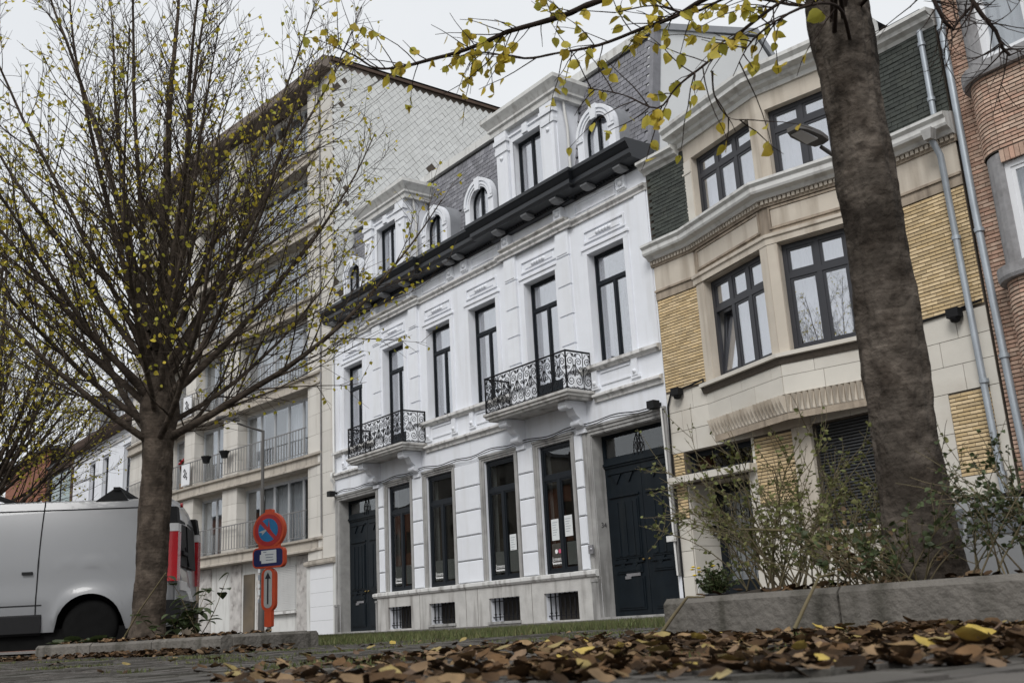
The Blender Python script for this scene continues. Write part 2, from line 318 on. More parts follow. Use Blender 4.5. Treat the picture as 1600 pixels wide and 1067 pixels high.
# ------------------------------------------------------------------ shared builders for buildings
def window(parent, fr, s0, s1, z0, z1, d, rows, fmat='black_frame', gmat='glass', fw=0.07, sash=0.04, back='interior_dark', curtain=None, deep=0.8, name='window', fd=0.07, rec=None, open_sash=False):
    mb = MB(); e = d + fd
    for a, b, c, g in ((s0, s0 + fw, z0, z1), (s1 - fw, s1, z0, z1), (s0 + fw, s1 - fw, z0, z0 + fw), (s0 + fw, s1 - fw, z1 - fw, z1)): mb.fbox(fr, a, b, d, e, c, g)
    zs = [z0 + fw] + [r[0] for r in rows[:-1]] + [z1 - fw]; cells = []
    for i, (zt, nc) in enumerate(rows):
        lo = zs[i] + (fw * 0.6 if i else 0); hi = (zs[i + 1] - fw * 0.6) if i < len(rows) - 1 else zs[i + 1]
        if i: mb.fbox(fr, s0 + fw, s1 - fw, d + 0.002, e, zs[i] - fw * 0.6, zs[i] + fw * 0.6)
        wd = (s1 - s0 - 2 * fw) / nc
        for k in range(nc):
            a = s0 + fw + wd * k; b = a + wd
            if k: mb.fbox(fr, a - fw * 0.55, a + fw * 0.55, d + 0.004, e, lo, hi)
            cells.append((a + (fw * 0.55 if k else 0), b - (fw * 0.55 if k < nc - 1 else 0), lo, hi, i, k))
    o = None; panes = []
    for a, b, c, g, i, k in cells:
        if open_sash and i == 0 and k == 0: panes.append((a, b, c, g, True)); continue
        for q in ((a, a + sash, c, g), (b - sash, b, c, g), (a + sash, b - sash, c, c + sash), (a + sash, b - sash, g - sash, g)): mb.fbox(fr, q[0], q[1], d + 0.018, e - 0.004, q[2], q[3])
        panes.append((a + sash, b - sash, c + sash, g - sash, False))
    o = mb.build(name, fmat, parent)
    for a, b, c, g, op in panes:
        if op:                      # a sash tilted inwards from its foot
            t = 0.16
            q = MB(); h = g - c
            def tp(s_, d_, z_): return fr.p(s_, d_ + (z_ - c) / h * t, z_)
            def tb(A, B, Cc, G): q.hexa([tp(A, d + 0.02, Cc), tp(B, d + 0.02, Cc), tp(B, d + 0.06, Cc), tp(A, d + 0.06, Cc), tp(A, d + 0.02, G), tp(B, d + 0.02, G), tp(B, d + 0.06, G), tp(A, d + 0.06, G)])
            for A, B, Cc, G in ((a, a + 0.06, c, g), (b - 0.06, b, c, g), (a + 0.06, b - 0.06, c, c + 0.06), (a + 0.06, b - 0.06, g - 0.06, g)): tb(A, B, Cc, G)
            q.build('sash', fmat, o)
            q = MB(); tb2 = (a + 0.06, b - 0.06, c + 0.06, g - 0.06)
            q.hexa([tp(tb2[0], d + 0.035, tb2[2]), tp(tb2[1], d + 0.035, tb2[2]), tp(tb2[1], d + 0.043, tb2[2]), tp(tb2[0], d + 0.043, tb2[2]), tp(tb2[0], d + 0.035, tb2[3]), tp(tb2[1], d + 0.035, tb2[3]), tp(tb2[1], d + 0.043, tb2[3]), tp(tb2[0], d + 0.043, tb2[3])])
            q.build('pane', gmat, o); continue
        q = MB(); q.fbox(fr, a, b, d + 0.034, d + 0.042, c, g); q.build('pane', gmat, o)
    q = MB(); i0 = rec if rec else e; i1 = i0 + deep; p = fr.p
    q.poly([p(s0, i1, z0), p(s1, i1, z0), p(s1, i1, z1), p(s0, i1, z1)])
    q.poly([p(s0, i0, z0), p(s0, i1, z0), p(s0, i1, z1), p(s0, i0, z1)]); q.poly([p(s1, i0, z0), p(s1, i1, z0), p(s1, i1, z1), p(s1, i0, z1)])
    q.poly([p(s0, i0, z0), p(s1, i0, z0), p(s1, i1, z0), p(s0, i1, z0)]); q.poly([p(s0, i0, z1), p(s1, i0, z1), p(s1, i1, z1), p(s0, i1, z1)])
    q.build('interior', back, o)
    if curtain:
        for (ca, cb, cm) in curtain:
            a = s0 + 0.02 + (s1 - s0 - 0.04) * ca; b = s0 + 0.02 + (s1 - s0 - 0.04) * cb; n = max(8, int((b - a) / 0.035)); q = MB()
            dd = [i0 + 0.14 + 0.022 * math.sin(k * 1.35 + s0 * 3) + 0.012 * math.sin(k * 0.47 + z0) for k in range(n + 1)]
            ss = [a + (b - a) * k / n for k in range(n + 1)]
            for k in range(n):
                q.add([p(ss[k], dd[k], z0 + 0.02), p(ss[k + 1], dd[k + 1], z0 + 0.02), p(ss[k + 1], dd[k + 1], z1 - 0.01), p(ss[k], dd[k], z1 - 0.01)], [(0, 1, 2, 3)], True)
            q.build('curtain', cm, o)
    return o
def pieces(parent, name, mat, items, limit=300, mass='brickwork'):
    """items: (mesh_key, centre, Matrix3 rotation, (w, d, h)); the nearest `limit` are objects of their own, the rest one joined part."""
    items = sorted(items, key=lambda t: (Vector(t[1]) - CAMP).length_squared)
    cache = {}
    for key, c, rot, dim in items[:limit]:
        k = tuple(round(x, 3) for x in dim)
        if k not in cache:
            q = MB(); q.box(-dim[0] / 2, dim[0] / 2, -dim[1] / 2, dim[1] / 2, -dim[2] / 2, dim[2] / 2); cache[k] = meshof(q, name, mat)
        inst(name, cache[k], parent, c, rot.to_euler())
    if len(items) > limit:
        q = MB()
        for key, c, rot, dim in items[limit:]:
            a, b, d = (rot @ Vector((dim[0] / 2, 0, 0)), rot @ Vector((0, dim[1] / 2, 0)), rot @ Vector((0, 0, dim[2] / 2)))
            q.obox(c, a, b, d)
        q.build(mass, mat, parent, 'stuff')
def bricks(fr, s0, s1, z0, z1, L=0.20, H=0.061, joint=0.016, d=0.0, proud=0.012, jig=0.003, seed=1, skip=None):
    rr = random.Random(seed); out = []; n = max(1, round((z1 - z0) / H)); h = (z1 - z0) / n
    rot = Matrix(((fr.u.x, fr.n.x, 0), (fr.u.y, fr.n.y, 0), (0, 0, 1)))
    for i in range(n):
        s = s0 - (L / 2 if i % 2 else 0)
        while s < s1 - 0.01:
            a = max(s, s0); b = min(s + L, s1)
            if b - a > 0.03 and not (skip and skip((a + b) / 2, z0 + h * (i + 0.5))):
                dd = proud + rr.uniform(-jig, jig)
                out.append(('b', fr.p((a + b) / 2, d - dd / 2 + 0.004, z0 + h * (i + 0.5)), rot, (b - a - joint * 0.45, dd + 0.008, h - joint)))
            s += L
    return out
def ashlar(mb_parent, fr, s0, s1, rows, mat, d=0.0, proud=0.012, joint=0.008, holes=(), seed=3, name='stone_block'):
    rr = random.Random(seed)        # rows: [(z0, z1, block length)]
    for i, (z0, z1, L) in enumerate(rows):
        s = s0 - (L * rr.uniform(0.2, 0.8) if i % 2 else 0)
        while s < s1 - 0.02:
            a = max(s, s0); b = min(s + L, s1)
            if s1 - b < 0.08: b = s1
            segs = [(a, b)]
            for h in holes:
                if z0 < h[3] - 0.01 and z1 > h[2] + 0.01:
                    ns = []
                    for (x, y) in segs:
                        if h[0] > x + 0.01 and h[0] < y: ns.append((x, h[0]))
                        if h[1] < y - 0.01 and h[1] > x: ns.append((h[1], y))
                        if h[1] <= x + 0.01 or h[0] >= y - 0.01: ns.append((x, y))
                    segs = ns
            for x, y in segs:
                if y - x > 0.04:
                    q = MB(); q.fbox(fr, x + joint / 2, y - joint / 2, d - proud - rr.uniform(0, 0.003), d + 0.03, z0 + joint / 2, z1 - joint / 2); q.build(name, mat, mb_parent)
            s = b if b == s1 else s + L
def pipe(parent, pts, r, mat='zinc_pipe', name='downpipe', clips=()):
    mb = MB(); mb.tube(pts, r, 8)
    for c in clips: mb.lathe([(r * 1.35, -0.03), (r * 1.35, 0.03)], c, 8)
    return mb.build(name, mat, parent)

# ------------------------------------------------------------------ ground
mb = MB(); mb.poly([(-900, -900, 0.02), (900, -900, 0.02), (900, 900, 0.02), (-900, 900, 0.02)])
o = mb.build('ground', 'ground_dirt'); o['kind'] = 'structure'
mb = MB(); n = 24
for k in range(n):
    a = -7.0 + 7.2 * k / n; b = -7.0 + 7.2 * (k + 1) / n
    za = 0.075 + 0.08 * min(1, (a + 7) / 7); zb = 0.075 + 0.08 * min(1, (b + 7) / 7)
    mb.poly([(-80, a, za), (60, a, za), (60, b, zb), (-80, b, zb)])
pav = mb.build('pavement', 'asphalt'); pav['kind'] = 'structure'
for k in range(40):
    mb = MB(); x = 2.0 + k; mb.box(x + 0.006, x + 0.994, -7.14, -7.0, 0.0, 0.088 + rng.uniform(-0.004, 0.004)); mb.build('kerb_stone', 'kerb', pav)

# ------------------------------------------------------------------ the white house
WH = thing('town_house', 'white stuccoed town house with slate mansard roof, black cornice and two scrolled iron balconies', 'house', (7.15, 0, 0.15))
F = Fr((0, 0), (14.3, 0))
UW = [(0.68, 1.85), (3.08, 4.25), (5.47, 6.64), (7.53, 8.73), (9.92, 11.13), (12.28, 13.48)]
GW = [(3.18, 4.38), (5.22, 6.46), (7.90, 9.14), (10.07, 11.24)]
CE = [(3.16, 4.36, 0.20, 0.78), (5.25, 6.45, 0.26, 0.78), (7.92, 9.13, 0.24, 0.78), (10.04, 11.22, 0.19, 0.78)]
DL = (0.27, 2.50); DR = (11.93, 14.17)
holes = [(a, b, 4.97 if i in (1, 4) else 5.57, 8.13) for i, (a, b) in enumerate(UW)] + [(a, b, 1.18, 4.08) for a, b in GW] + [(DL[0], DL[1], 0.14, 4.05), (DR[0], DR[1], 0.14, 4.05)] + [(a, b, c, d) for a, b, c, d in CE]
mb = MB(); mb.wall(F, 0, 14.3, 0.14, 9.7, holes, 0.36); mb.build('wall', 'white_paint', WH)
# plinth with cellar gratings
mb = MB(); mb.wall(F, 2.56, 11.86, 0.14, 1.06, CE, 0.06, -0.06); mb.build('plinth', 'plinth_stone', WH)
mb = MB(); mb.sweep([(-0.0, 1.05), (0.09, 1.05), (0.13, 1.10), (0.13, 1.17), (0.05, 1.19), (0.0, 1.19)], [(2.42, 0), (11.9, 0)]); mb.build('plinth_ledge', 'dirty_white', WH)
for x in (4.8, 6.95, 7.45, 9.6): 
    mb = MB(); mb.box(x - 0.004, x + 0.004, -0.064, -0.055, 0.15, 1.04); mb.build('joint', 'mortar_dark', WH)
for i, (a, b, c, d) in enumerate(CE):
    mb = MB(); mb.box(a - 0.02, b + 0.02, 0.355, 0.44, c - 0.02, d + 0.02); g = mb.build('cellar_grating', 'interior_dark', WH)
    nb = 7
    for k in range(nb):
        x = a + (b - a) * (k + 0.5) / nb; q = MB(); q.tube([(x, 0.06, c + 0.02), (x, 0.06, d)], 0.017, 6); q.lathe([(0.03, -0.012), (0.03, 0.012)], (x, 0.06, c + 0.16), 6); q.build('bar', 'iron', g)
    for z in (c + 0.10, d - 0.08):
        q = MB(); q.box(a, b, 0.045, 0.075, z - 0.01, z + 0.01); q.build('rail', 'iron', g)
    if i in (1, 2): q = MB(); q.box(a - 0.04, b + 0.04, -0.1, 0.04, c - 0.06, c); q.build('sill', 'blue_stone', g)
# rusticated blocks
JZ = [1.19, 1.73, 2.34, 2.95, 3.55, 4.13]
for a, b in ((2.69, 3.01), (4.54, 5.05), (6.62, 7.72), (9.31, 9.90), (11.39, 11.67)):
    for z0, z1 in zip(JZ, JZ[1:]):
        q = MB(); c = 0.012
        q.hexa([F.p(a + .012, 0.02, z0 + .012), F.p(b - .012, 0.02, z0 + .012), F.p(b - .012, -0.04, z0 + .012), F.p(a + .012, -0.04, z0 + .012), F.p(a + .012, 0.02, z1 - .012), F.p(b - .012, 0.02, z1 - .012), F.p(b - .012, -0.04, z1 - .012), F.p(a + .012, -0.04, z1 - .012)])
        q.fbox(F, a + .03, b - .03, -0.055, -0.039, z0 + .03, z1 - .03)
        q.build('rusticated_block', 'white_block', WH)
    q = MB(); q.fbox(F, a, b, -0.012, 0.01, JZ[0], JZ[-1]); q.build('pier_ground', 'blue_stone', WH)
# stone surrounds of the ground floor openings
def surround(a, b, z0, z1, wl, wr, top=0.15, name='window_surround', mat='blue_stone'):
    mb = MB()
    for k, (o_, i_) in enumerate(((0.045, 0.55), (0.025, 0.25))):
        mb.fbox(F, a - wl * (1 if k == 0 else 0.5), a - (wl * 0.5 if k == 0 else 0.002), -o_, 0.02, z0, z1 + top * (1 if k == 0 else 0.5))
        mb.fbox(F, b + (wr * 0.5 if k == 0 else 0.002), b + wr * (1 if k == 0 else 0.5), -o_, 0.02, z0, z1 + top * (1 if k == 0 else 0.5))
    mb.fbox(F, a - wl * 0.5, b + wr * 0.5, -0.047, 0.02, z1 + top * 0.5, z1 + top); mb.fbox(F, a - 0.002, b + 0.002, -0.022, 0.02, z1, z1 + top * 0.5)
    mb.fbox(F, a - wl, b + wr, -0.075, 0.02, z1 + top, z1 + top + 0.05)
    return mb.build(name, mat, WH)
for a, b in GW: surround(a, b, 1.19, 4.08, 0.16, 0.14, 0.10)
surround(DL[0], DL[1], 0.95, 4.05, 0.2, 0.17, 0.12, 'door_surround'); surround(DR[0], DR[1], 0.9, 4.05, 0.24, 0.11, 0.14, 'door_surround')
for x0, x1 in ((0.05, 0.262), (2.505, 2.60), (11.70, 11.925)):
    mb = MB(); mb.fbox(F, x0, x1, -0.085, 0.02, 0.15, 0.93); mb.fbox(F, x0 - 0.01, x1 + 0.0, -0.10, 0.02, 0.93, 0.99); mb.build('jamb_base', 'blue_stone', WH)
for (a, b) in (DL, DR):             # stone lining of the deep door reveals, and the threshold
    mb = MB(); mb.box(a, a + 0.012, 0.0, 0.33, 0.15, 4.04); mb.box(b - 0.012, b, 0.0, 0.33, 0.15, 4.04); mb.box(a + 0.012, b - 0.012, 0.0, 0.33, 4.03, 4.045); mb.build('door_reveal', 'blue_stone', WH)
    mb = MB(); mb.box(a + 0.013, b - 0.013, -0.10, 0.34, 0.14, 0.20); mb.build('threshold', 'blue_stone', WH)
# ground floor windows
for i, (a, b) in enumerate(GW):
    o = window(WH, F, a, b, 1.19, 4.07, 0.06, [(3.33, 2), (4.07, 1)], fw=0.085, sash=0.04, gmat='glass_dark', back='interior_brown', deep=1.2, rec=0.36, fd=0.1)
    m_ = (a + b) / 2
    for c, d in ((a + 0.16, m_ - 0.11), (m_ + 0.11, b - 0.16)):
        q = MB(); q.fbox(F, c, d, 0.106, 0.110, 1.36, 1.86); q.build('frosted_film', 'frost', o)
    me = textmesh('Jcmens', 0.14, 'sticker_white', 'lettering'); t = inst('lettering', me, o, (a + 0.17, 0.088, 1.47), (math.pi / 2, 0, 0), (0.9, 1.0, 1))
    q = MB()
    for k in range(10): q.box(a + 0.18 + k * 0.036, a + 0.206 + k * 0.036, 0.086, 0.089, 1.40 + 0.008 * (k % 3 == 1), 1.44)
    q.build('lettering', 'sticker_white', o)
    if i == 3:
        for k, mm in ((0, 'sticker_white'), (1, 'sticker_pink')):
            q = MB(); q.lathe([(0.05, 0), (0.05, 0.003)], (a + 0.33 + 0.12 * k, 0.085, 1.68), 14, 'y'); q.build('logo_dot', mm, o)
        notices = ((a + 0.20, 0.26, 1.93, 2.40), (a + 0.66, 0.28, 1.98, 2.44))
    elif i == 2: notices = ((a + 0.78, 0.25, 1.85, 2.22),)
    else: notices = ()
    for (x, wd, z0, z1) in notices:
        q = MB(); q.fbox(F, x, x + wd, 0.090, 0.093, z0, z1); nn = q.build('paper_notice', 'paper', o)
        q = MB()
        for k in range(6): q.box(x + 0.04, x + wd - 0.05 - 0.03 * (k % 3), 0.0875, 0.0895, z1 - 0.08 - k * 0.055, z1 - 0.07 - k * 0.055)
        q.build('print', 'ink_grey', o)
# doors
def double_door(a, b, z1, ztr, wide):
    m_ = (a + b) / 2
    door = None
    mb = MB(); mb.box(a, b, 0.30, 0.36, ztr - 0.05, ztr + 0.09); mb.box(a, b, 0.27, 0.30, ztr + 0.0, ztr + 0.05); mb.build('door_transom_bar', 'door_paint', WH)
    ow = window(WH, F, a + 0.012, b - 0.012, ztr + 0.09, z1 - 0.01, 0.30, [(z1, 1)], fw=0.06, sash=0.02, gmat='glass_dark', back='interior_brown', deep=0.8, rec=0.37, name='transom_window', fmat='door_paint')
    q = MB(); zc = (ztr + z1) / 2 + 0.02
    q.tube([(m_ - 0.12, 0.29, zc - 0.24), (m_ - 0.10, 0.29, zc), (m_, 0.29, zc + 0.22), (m_ + 0.10, 0.29, zc), (m_ + 0.12, 0.29, zc - 0.24)], 0.012, 5)
    q.tube([(m_ + 0.07 * math.cos(t * .5), 0.29, zc - 0.06 + 0.09 * math.sin(t * .5)) for t in range(14)], 0.011, 5); q.tube([(m_, 0.29, zc - 0.25), (m_, 0.29, zc + 0.3)], 0.012, 5)
    q.build('ironwork', 'iron', ow)
    for k, (x0, x1) in enumerate(((a + 0.012, m_ - 0.006), (m_ + 0.006, b - 0.012))):
        q = MB(); q.box(x0, x1, 0.33, 0.38, 0.20, ztr - 0.05); dr = q.build('door', 'door_paint', WH); wd = x1 - x0
        def panel(z0, z2, mrg=0.13, prd=0.022, nm='panel'):
            q = MB(); q.box(x0 + mrg, x1 - mrg, 0.33 - prd, 0.331, z0, z2); q.box(x0 + mrg + 0.04, x1 - mrg - 0.04, 0.33 - prd - 0.014, 0.33 - prd + 0.001, z0 + 0.04, z2 - 0.04); q.build(nm, 'door_paint', dr)
        panel(0.32, 0.98); panel(1.06, 1.22, 0.16)
        q = MB(); q.box(x0 + 0.1, x1 - 0.1, 0.295, 0.331, 1.26, 1.30); q.build('moulding', 'door_paint', dr)
        panel(1.36, ztr - 0.75, 0.13, 0.018)
        for j in range(3):
            xx = x0 + wd * (0.3 + 0.2 * j); q = MB(); q.box(xx - 0.035, xx + 0.035, 0.285, 0.31, 1.42, ztr - 0.82); q.build('flute', 'door_paint', dr)
        for zz_ in (ztr - 0.70, ztr - 0.20): q = MB(); q.box(x0 + 0.1, x1 - 0.1, 0.295, 0.331, zz_, zz_ + 0.04); q.build('moulding', 'door_paint', dr)
        for j in range(2):
            for zb, sg in ((ztr - 0.22, -1), (1.345, -1)):
                xx = x0 + wd * (0.33 + 0.34 * j); hw = wd * 0.13; q = MB()
                ap = (xx, 0.30, zb - 0.13 if sg < 0 else zb + 0.13); q.extrude([(xx - hw, 0.331, zb), (xx + hw, 0.331, zb), (xx, 0.331, zb - 0.2)], (0, -0.03, 0)); q.build('diamond_point', 'door_paint', dr)
        q = MB(); xs = m_ + (-0.09 if k == 0 else 0.09); q.lathe([(0.008, 0.0), (0.018, -0.02), (0.026, -0.05), (0.012, -0.07)], (xs, 0.33, 1.31), 10, 'y'); q.build('door_knob', 'brass', dr)
        if k == 0:
            q = MB(); q.box(x0 + wd * 0.42, x0 + wd * 0.80, 0.292, 0.30, 0.99, 1.05); q.box(x0 + wd * 0.40, x0 + wd * 0.55, 0.27, 0.295, 0.94, 1.0); q.build('letter_plate', 'steel', dr)
double_door(DL[0], DL[1], 4.04, 3.45, False); double_door(DR[0], DR[1], 4.04, 3.36, True)
q = MB(); q.box(11.72, 11.86, -0.12, -0.085, 1.52, 1.70); q.lathe([(0.03, 0), (0.03, -0.02)], (11.79, -0.12, 1.61), 10, 'y'); q.build('doorbell_box', 'steel', WH)
me = textmesh('34', 0.16, 'ink', 'house_number'); inst('house_number', me, WH, (11.935 + 0.013, 0.10, 2.05), (math.pi / 2, 0, math.pi / 2))
# string course, sill course, apron panels
def breaks(z):                      # plan path with the two shallow breaks forward
    return [(0, 0), (2.42, 0), (2.42, -0.07), (5.16, -0.07), (5.16, 0), (9.08, 0), (9.08, -0.07), (11.82, -0.07), (11.82, 0), (14.3, 0)]
for a, b in ((0.0, 2.25), (5.3, 9.05), (12.2, 14.28)):
    mb = MB(); mb.sweep([(0, 4.72), (0.05, 4.72), (0.06, 4.80), (0.13, 4.83), (0.13, 4.88), (0.0, 4.93)], [(a, 0), (b, 0)]); mb.build('string_course', 'dirty_white', WH)
for a, b in ((0.0, 2.5), (5.1, 9.12), (11.8, 14.29)):
    mb = MB(); mb.sweep([(0, 5.41), (0.05, 5.41), (0.07, 5.46), (0.13, 5.48), (0.13, 5.55), (0.0, 5.57)], [(a, 0), (b, 0)]); mb.build('sill_course', 'dirty_white', WH)
for i in (0, 2, 3, 5):
    a, b = UW[i]
    for x in (a - 0.12, b - 0.05):
        q = MB(); q.fbox(F, x, x + 0.17, -0.06, 0.01, 5.05, 5.41); q.fbox(F, x - 0.05, x + 0.22, -0.045, 0.01, 5.0, 5.06); q.lathe([(0.05, 0), (0.04, -0.03), (0.0, -0.04)], (x + 0.085, -0.06, 5.14), 10, 'y'); q.build('apron_block', 'white_paint', WH)
    q = MB(); q.fbox(F, a + 0.14, b - 0.14, -0.025, 0.01, 5.06, 5.10); q.fbox(F, a + 0.14, b - 0.14, -0.025, 0.01, 5.33, 5.36); q.build('apron_panel', 'white_paint', WH)
# first floor windows with architraves and panels
for i, (a, b) in enumerate(UW):
    fr_door = i in (1, 4); z0 = 4.98 if fr_door else 5.58
    cur = [(0.0, 1.0, 'curtain_grey')] if i != 5 else [(0.0, 0.06, 'curtain_grey')]
    window(WH, F, a, b, z0, 8.12, 0.19, [(7.43, 2), (8.12, 1)], fw=0.055, sash=0.032, gmat='glass_mirror', back='interior_light' if i != 5 else 'interior_dark', curtain=cur, rec=0.36, deep=0.7)
    if fr_door:
        q = MB(); q.fbox(F, a + 0.08, b - 0.08, 0.20, 0.225, z0 + 0.06, z0 + 0.60); q.build('door_panel', 'black_frame', WH)
    mb = MB()
    for x0, x1 in ((a - 0.15, a - 0.001), (b + 0.001, b + 0.15)): mb.fbox(F, x0, x1, -0.03, 0.01, 5.57, 8.13)
    mb.fbox(F, a - 0.15, b + 0.15, -0.032, 0.01, 8.131, 8.24); mb.fbox(F, a - 0.18, b + 0.18, -0.06, 0.01, 8.241, 8.29); mb.build('window_surround', 'white_paint', WH)
    mb = MB()
    for c, d, e, g in ((a - 0.08, b + 0.08, 8.40, 8.44), (a - 0.08, b + 0.08, 8.66, 8.70), (a - 0.08, a - 0.04, 8.44, 8.66), (b + 0.04, b + 0.08, 8.44, 8.66)): mb.fbox(F, c, d, -0.035, 0.01, e, g)
    mb.fbox(F, a + 0.08, b - 0.08, -0.02, 0.01, 8.49, 8.61)
    for k in range(5): mb.lathe([(0.06, 0), (0.05, -0.03), (0.02, -0.045)], ((a + b) / 2 + (k - 2) * 0.1, -0.02, 8.55), 8, 'y')
    mb.build('ornament_panel', 'white_paint', WH)
# panelled pilasters of the two breaks
for a in (2.52, 4.60, 9.20, 11.24):
    zz = [5.57, 6.20, 6.90, 7.61, 8.32, 8.97]
    for z0, z1 in zip(zz, zz[1:]):
        q = MB(); q.fbox(F, a, a + 0.46, -0.065, 0.01, z0 + 0.02, z1 - 0.02); q.fbox(F, a + 0.05, a + 0.41, -0.08, -0.064, z0 + 0.06, z1 - 0.06) if z1 > 8.5 else None; q.build('pilaster_block', 'white_block', WH)
    q = MB(); q.fbox(F, a + 0.03, a + 0.43, -0.035, 0.01, 5.57, 8.97); q.build('pilaster_core', 'white_paint', WH)
for a, b in ((0.04, 0.36), (13.92, 14.27)):
    q = MB(); q.fbox(F, a, b, -0.03, 0.01, 5.57, 8.95); q.build('corner_strip', 'white_paint', WH)
# architrave, frieze, rosettes
mb = MB(); mb.sweep([(0, 8.95), (0.05, 8.95), (0.05, 9.0), (0.11, 9.05), (0.11, 9.10), (0.0, 9.13)], breaks(9)); mb.build('architrave', 'dirty_white', WH)
for a, b in ((2.5, 5.08), (9.16, 11.74)):
    mb = MB(); mb.sweep([(0, 9.13), (0.10, 9.14), (0.16, 9.18), (0.16, 9.22), (0, 9.23)], [(a, -0.03), (b, -0.03)]); mb.build('dirty_moulding', 'plinth_stone', WH)
for a, b in ((0.75, 2.4), (5.3, 6.5), (7.75, 8.95), (11.95, 13.35)):
    mb = MB()
    for c, d, e, g in ((a, b, 9.20, 9.23), (a, b, 9.44, 9.47), (a, a + 0.03, 9.23, 9.44), (b - 0.03, b, 9.23, 9.44)): mb.fbox(F, c, d, -0.03, 0.01, e, g)
    mb.build('frieze_panel', 'white_paint', WH)
for x in (0.66, 2.77, 4.84, 6.78, 7.46, 9.40, 11.47, 13.58):
    q = MB(); y = -0.07 if x in (2.77, 4.84, 9.40, 11.47) else 0
    q.box(x - 0.14, x + 0.14, y - 0.06, 0.01, 9.22, 9.52)
    for c, d, e, g in ((x - 0.13, x + 0.13, 9.24, 9.27), (x - 0.13, x + 0.13, 9.47, 9.50), (x - 0.13, x - 0.10, 9.27, 9.47), (x + 0.10, x + 0.13, 9.27, 9.47)): q.box(c, d, y - 0.085, y - 0.059, e, g)
    q.lathe([(0.075, -0.0), (0.07, -0.03), (0.03, -0.045), (0.0, -0.05)], (x, y - 0.06, 9.37), 12, 'y'); q.build('rosette_block', 'white_block', WH)
# black cornice
mb = MB()
prof = [(0, 9.54), (0.05, 9.54), (0.07, 9.60), (0.11, 9.62), (0.38, 9.64), (0.40, 9.70), (0.44, 9.72), (0.44, 9.82), (0.47, 9.86), (0.52, 9.95), (0.54, 9.97), (0.54, 10.05), (-0.3, 10.08), (-0.3, 9.54)]
mb.sweep(prof, [(0.02, 0), (2.25, 0), (2.25, -0.1), (5.33, -0.1), (5.33, 0), (8.92, 0), (8.92, -0.1), (12.0, -0.1), (12.0, 0), (14.32, 0)]); mb.build('cornice', 'black_paint', WH)
for x in (0.5, 1.6, 2.66, 3.74, 4.89, 6.99, 7.46, 9.40, 10.6, 11.71, 12.7, 13.79):
    y = -0.1 if 2.3 < x < 5.3 or 9 < x < 12 else 0
    q = MB(); q.extrude([(x - 0.11, y - 0.08, 9.635), (x - 0.11, y - 0.08, 9.55), (x - 0.11, y - 0.20, 9.53), (x - 0.11, y - 0.30, 9.55), (x - 0.11, y - 0.36, 9.60), (x - 0.11, y - 0.36, 9.645)], (0.22, 0, 0)); q.build('modillion', 'soffit_grey', WH)
q = MB()
for k in range(150):
    x = 0.1 + k * 0.0945; y = -0.1 if 2.3 < x < 5.3 or 9 < x < 12 else 0
    q.box(x, x + 0.045, y - 0.105, y - 0.055, 9.575, 9.622)
q.build('dentil_row', 'black_paint', WH, 'stuff')
# mansard roof
mb = MB(); P_ = [(0.33, 9.9), (0.82, 13.02), (0.82, 13.2), (4.47, 14.2), (5.6, 13.1), (9.0, 13.0), (9.0, 9.9)]
mb.extrude([(0.02, y, z) for y, z in P_], (14.0, 0, 0)); roof = mb.build('roof', 'roof_dark', WH)
mb = MB(); mb.extrude([(14.02, y, z) for y, z in [(0.36, 8.0), (0.36, 10.1), (0.80, 13.0), (0.85, 13.13), (4.45, 14.08), (5.3, 13.2), (9.0, 12.9), (9.0, 8.0)]], (0.27, 0, 0)); mb.build('gable_wall', 'render_grey', WH)
mb = MB(); mb.extrude([(13.9, y, z) for y, z in [(0.74, 13.08), (0.74, 13.22), (4.48, 14.32), (5.75, 13.15), (5.65, 13.02), (4.42, 14.12), (0.86, 13.1)]], (0.46, 0, 0)); mb.build('verge', 'zinc', WH)
mb = MB(); mb.hexa([(14.19, 0.24, 9.95), (14.31, 0.24, 9.95), (14.31, 0.5, 9.95), (14.19, 0.5, 9.95), (14.19, 0.73, 13.1), (14.31, 0.73, 13.1), (14.31, 0.95, 13.1), (14.19, 0.95, 13.1)]); mb.build('verge_slates', 'slate', WH)
mb = MB(); mb.box(0.02, 13.89, 0.70, 0.95, 13.04, 13.26); mb.build('roof_band', 'white_cornice', WH)
mb = MB(); mb.box(0.02, 14.0, -0.2, 0.36, 10.06, 10.09); mb.build('gutter', 'zinc', WH)
ARC = [1.36, 6.04, 8.22, 12.88]; BIG = [(2.34, 4.70), (9.25, 11.61)]
it = []; sl_ = Vector((0, 0.49, 3.12)).normalized(); nrm = Vector((0, -sl_.z, sl_.y)); rr = random.Random(5)
tilt = 0.075; up = (sl_ + nrm * -tilt).normalized(); nn = up.cross(Vector((1, 0, 0)))
rotm = Matrix(((1, nn.x, up.x), (0, nn.y, up.y), (0, nn.z, up.z)))
row = 0; t = 0.06
while t < 3.06:
    x = 0.05 + (0.11 if row % 2 else 0)
    while x < 14.25:
        c = Vector((x, 0.33, 9.95)) + sl_ * t + nrm * 0.018
        z = c.z
        ok = not any(a - 0.02 < x < b + 0.02 and z < 12.9 for a, b in BIG) and not any(abs(x - a) < 0.5 and z < 11.4 for a in ARC) and 0.1 < x < 14.1
        if ok: it.append(('s', c + nrm * rr.uniform(-0.002, 0.004), rotm, (0.204, 0.013, 0.19)))
        x += 0.22
    row += 1; t += 0.125
pieces(WH, 'slate', 'slate', it, 300, 'slating')
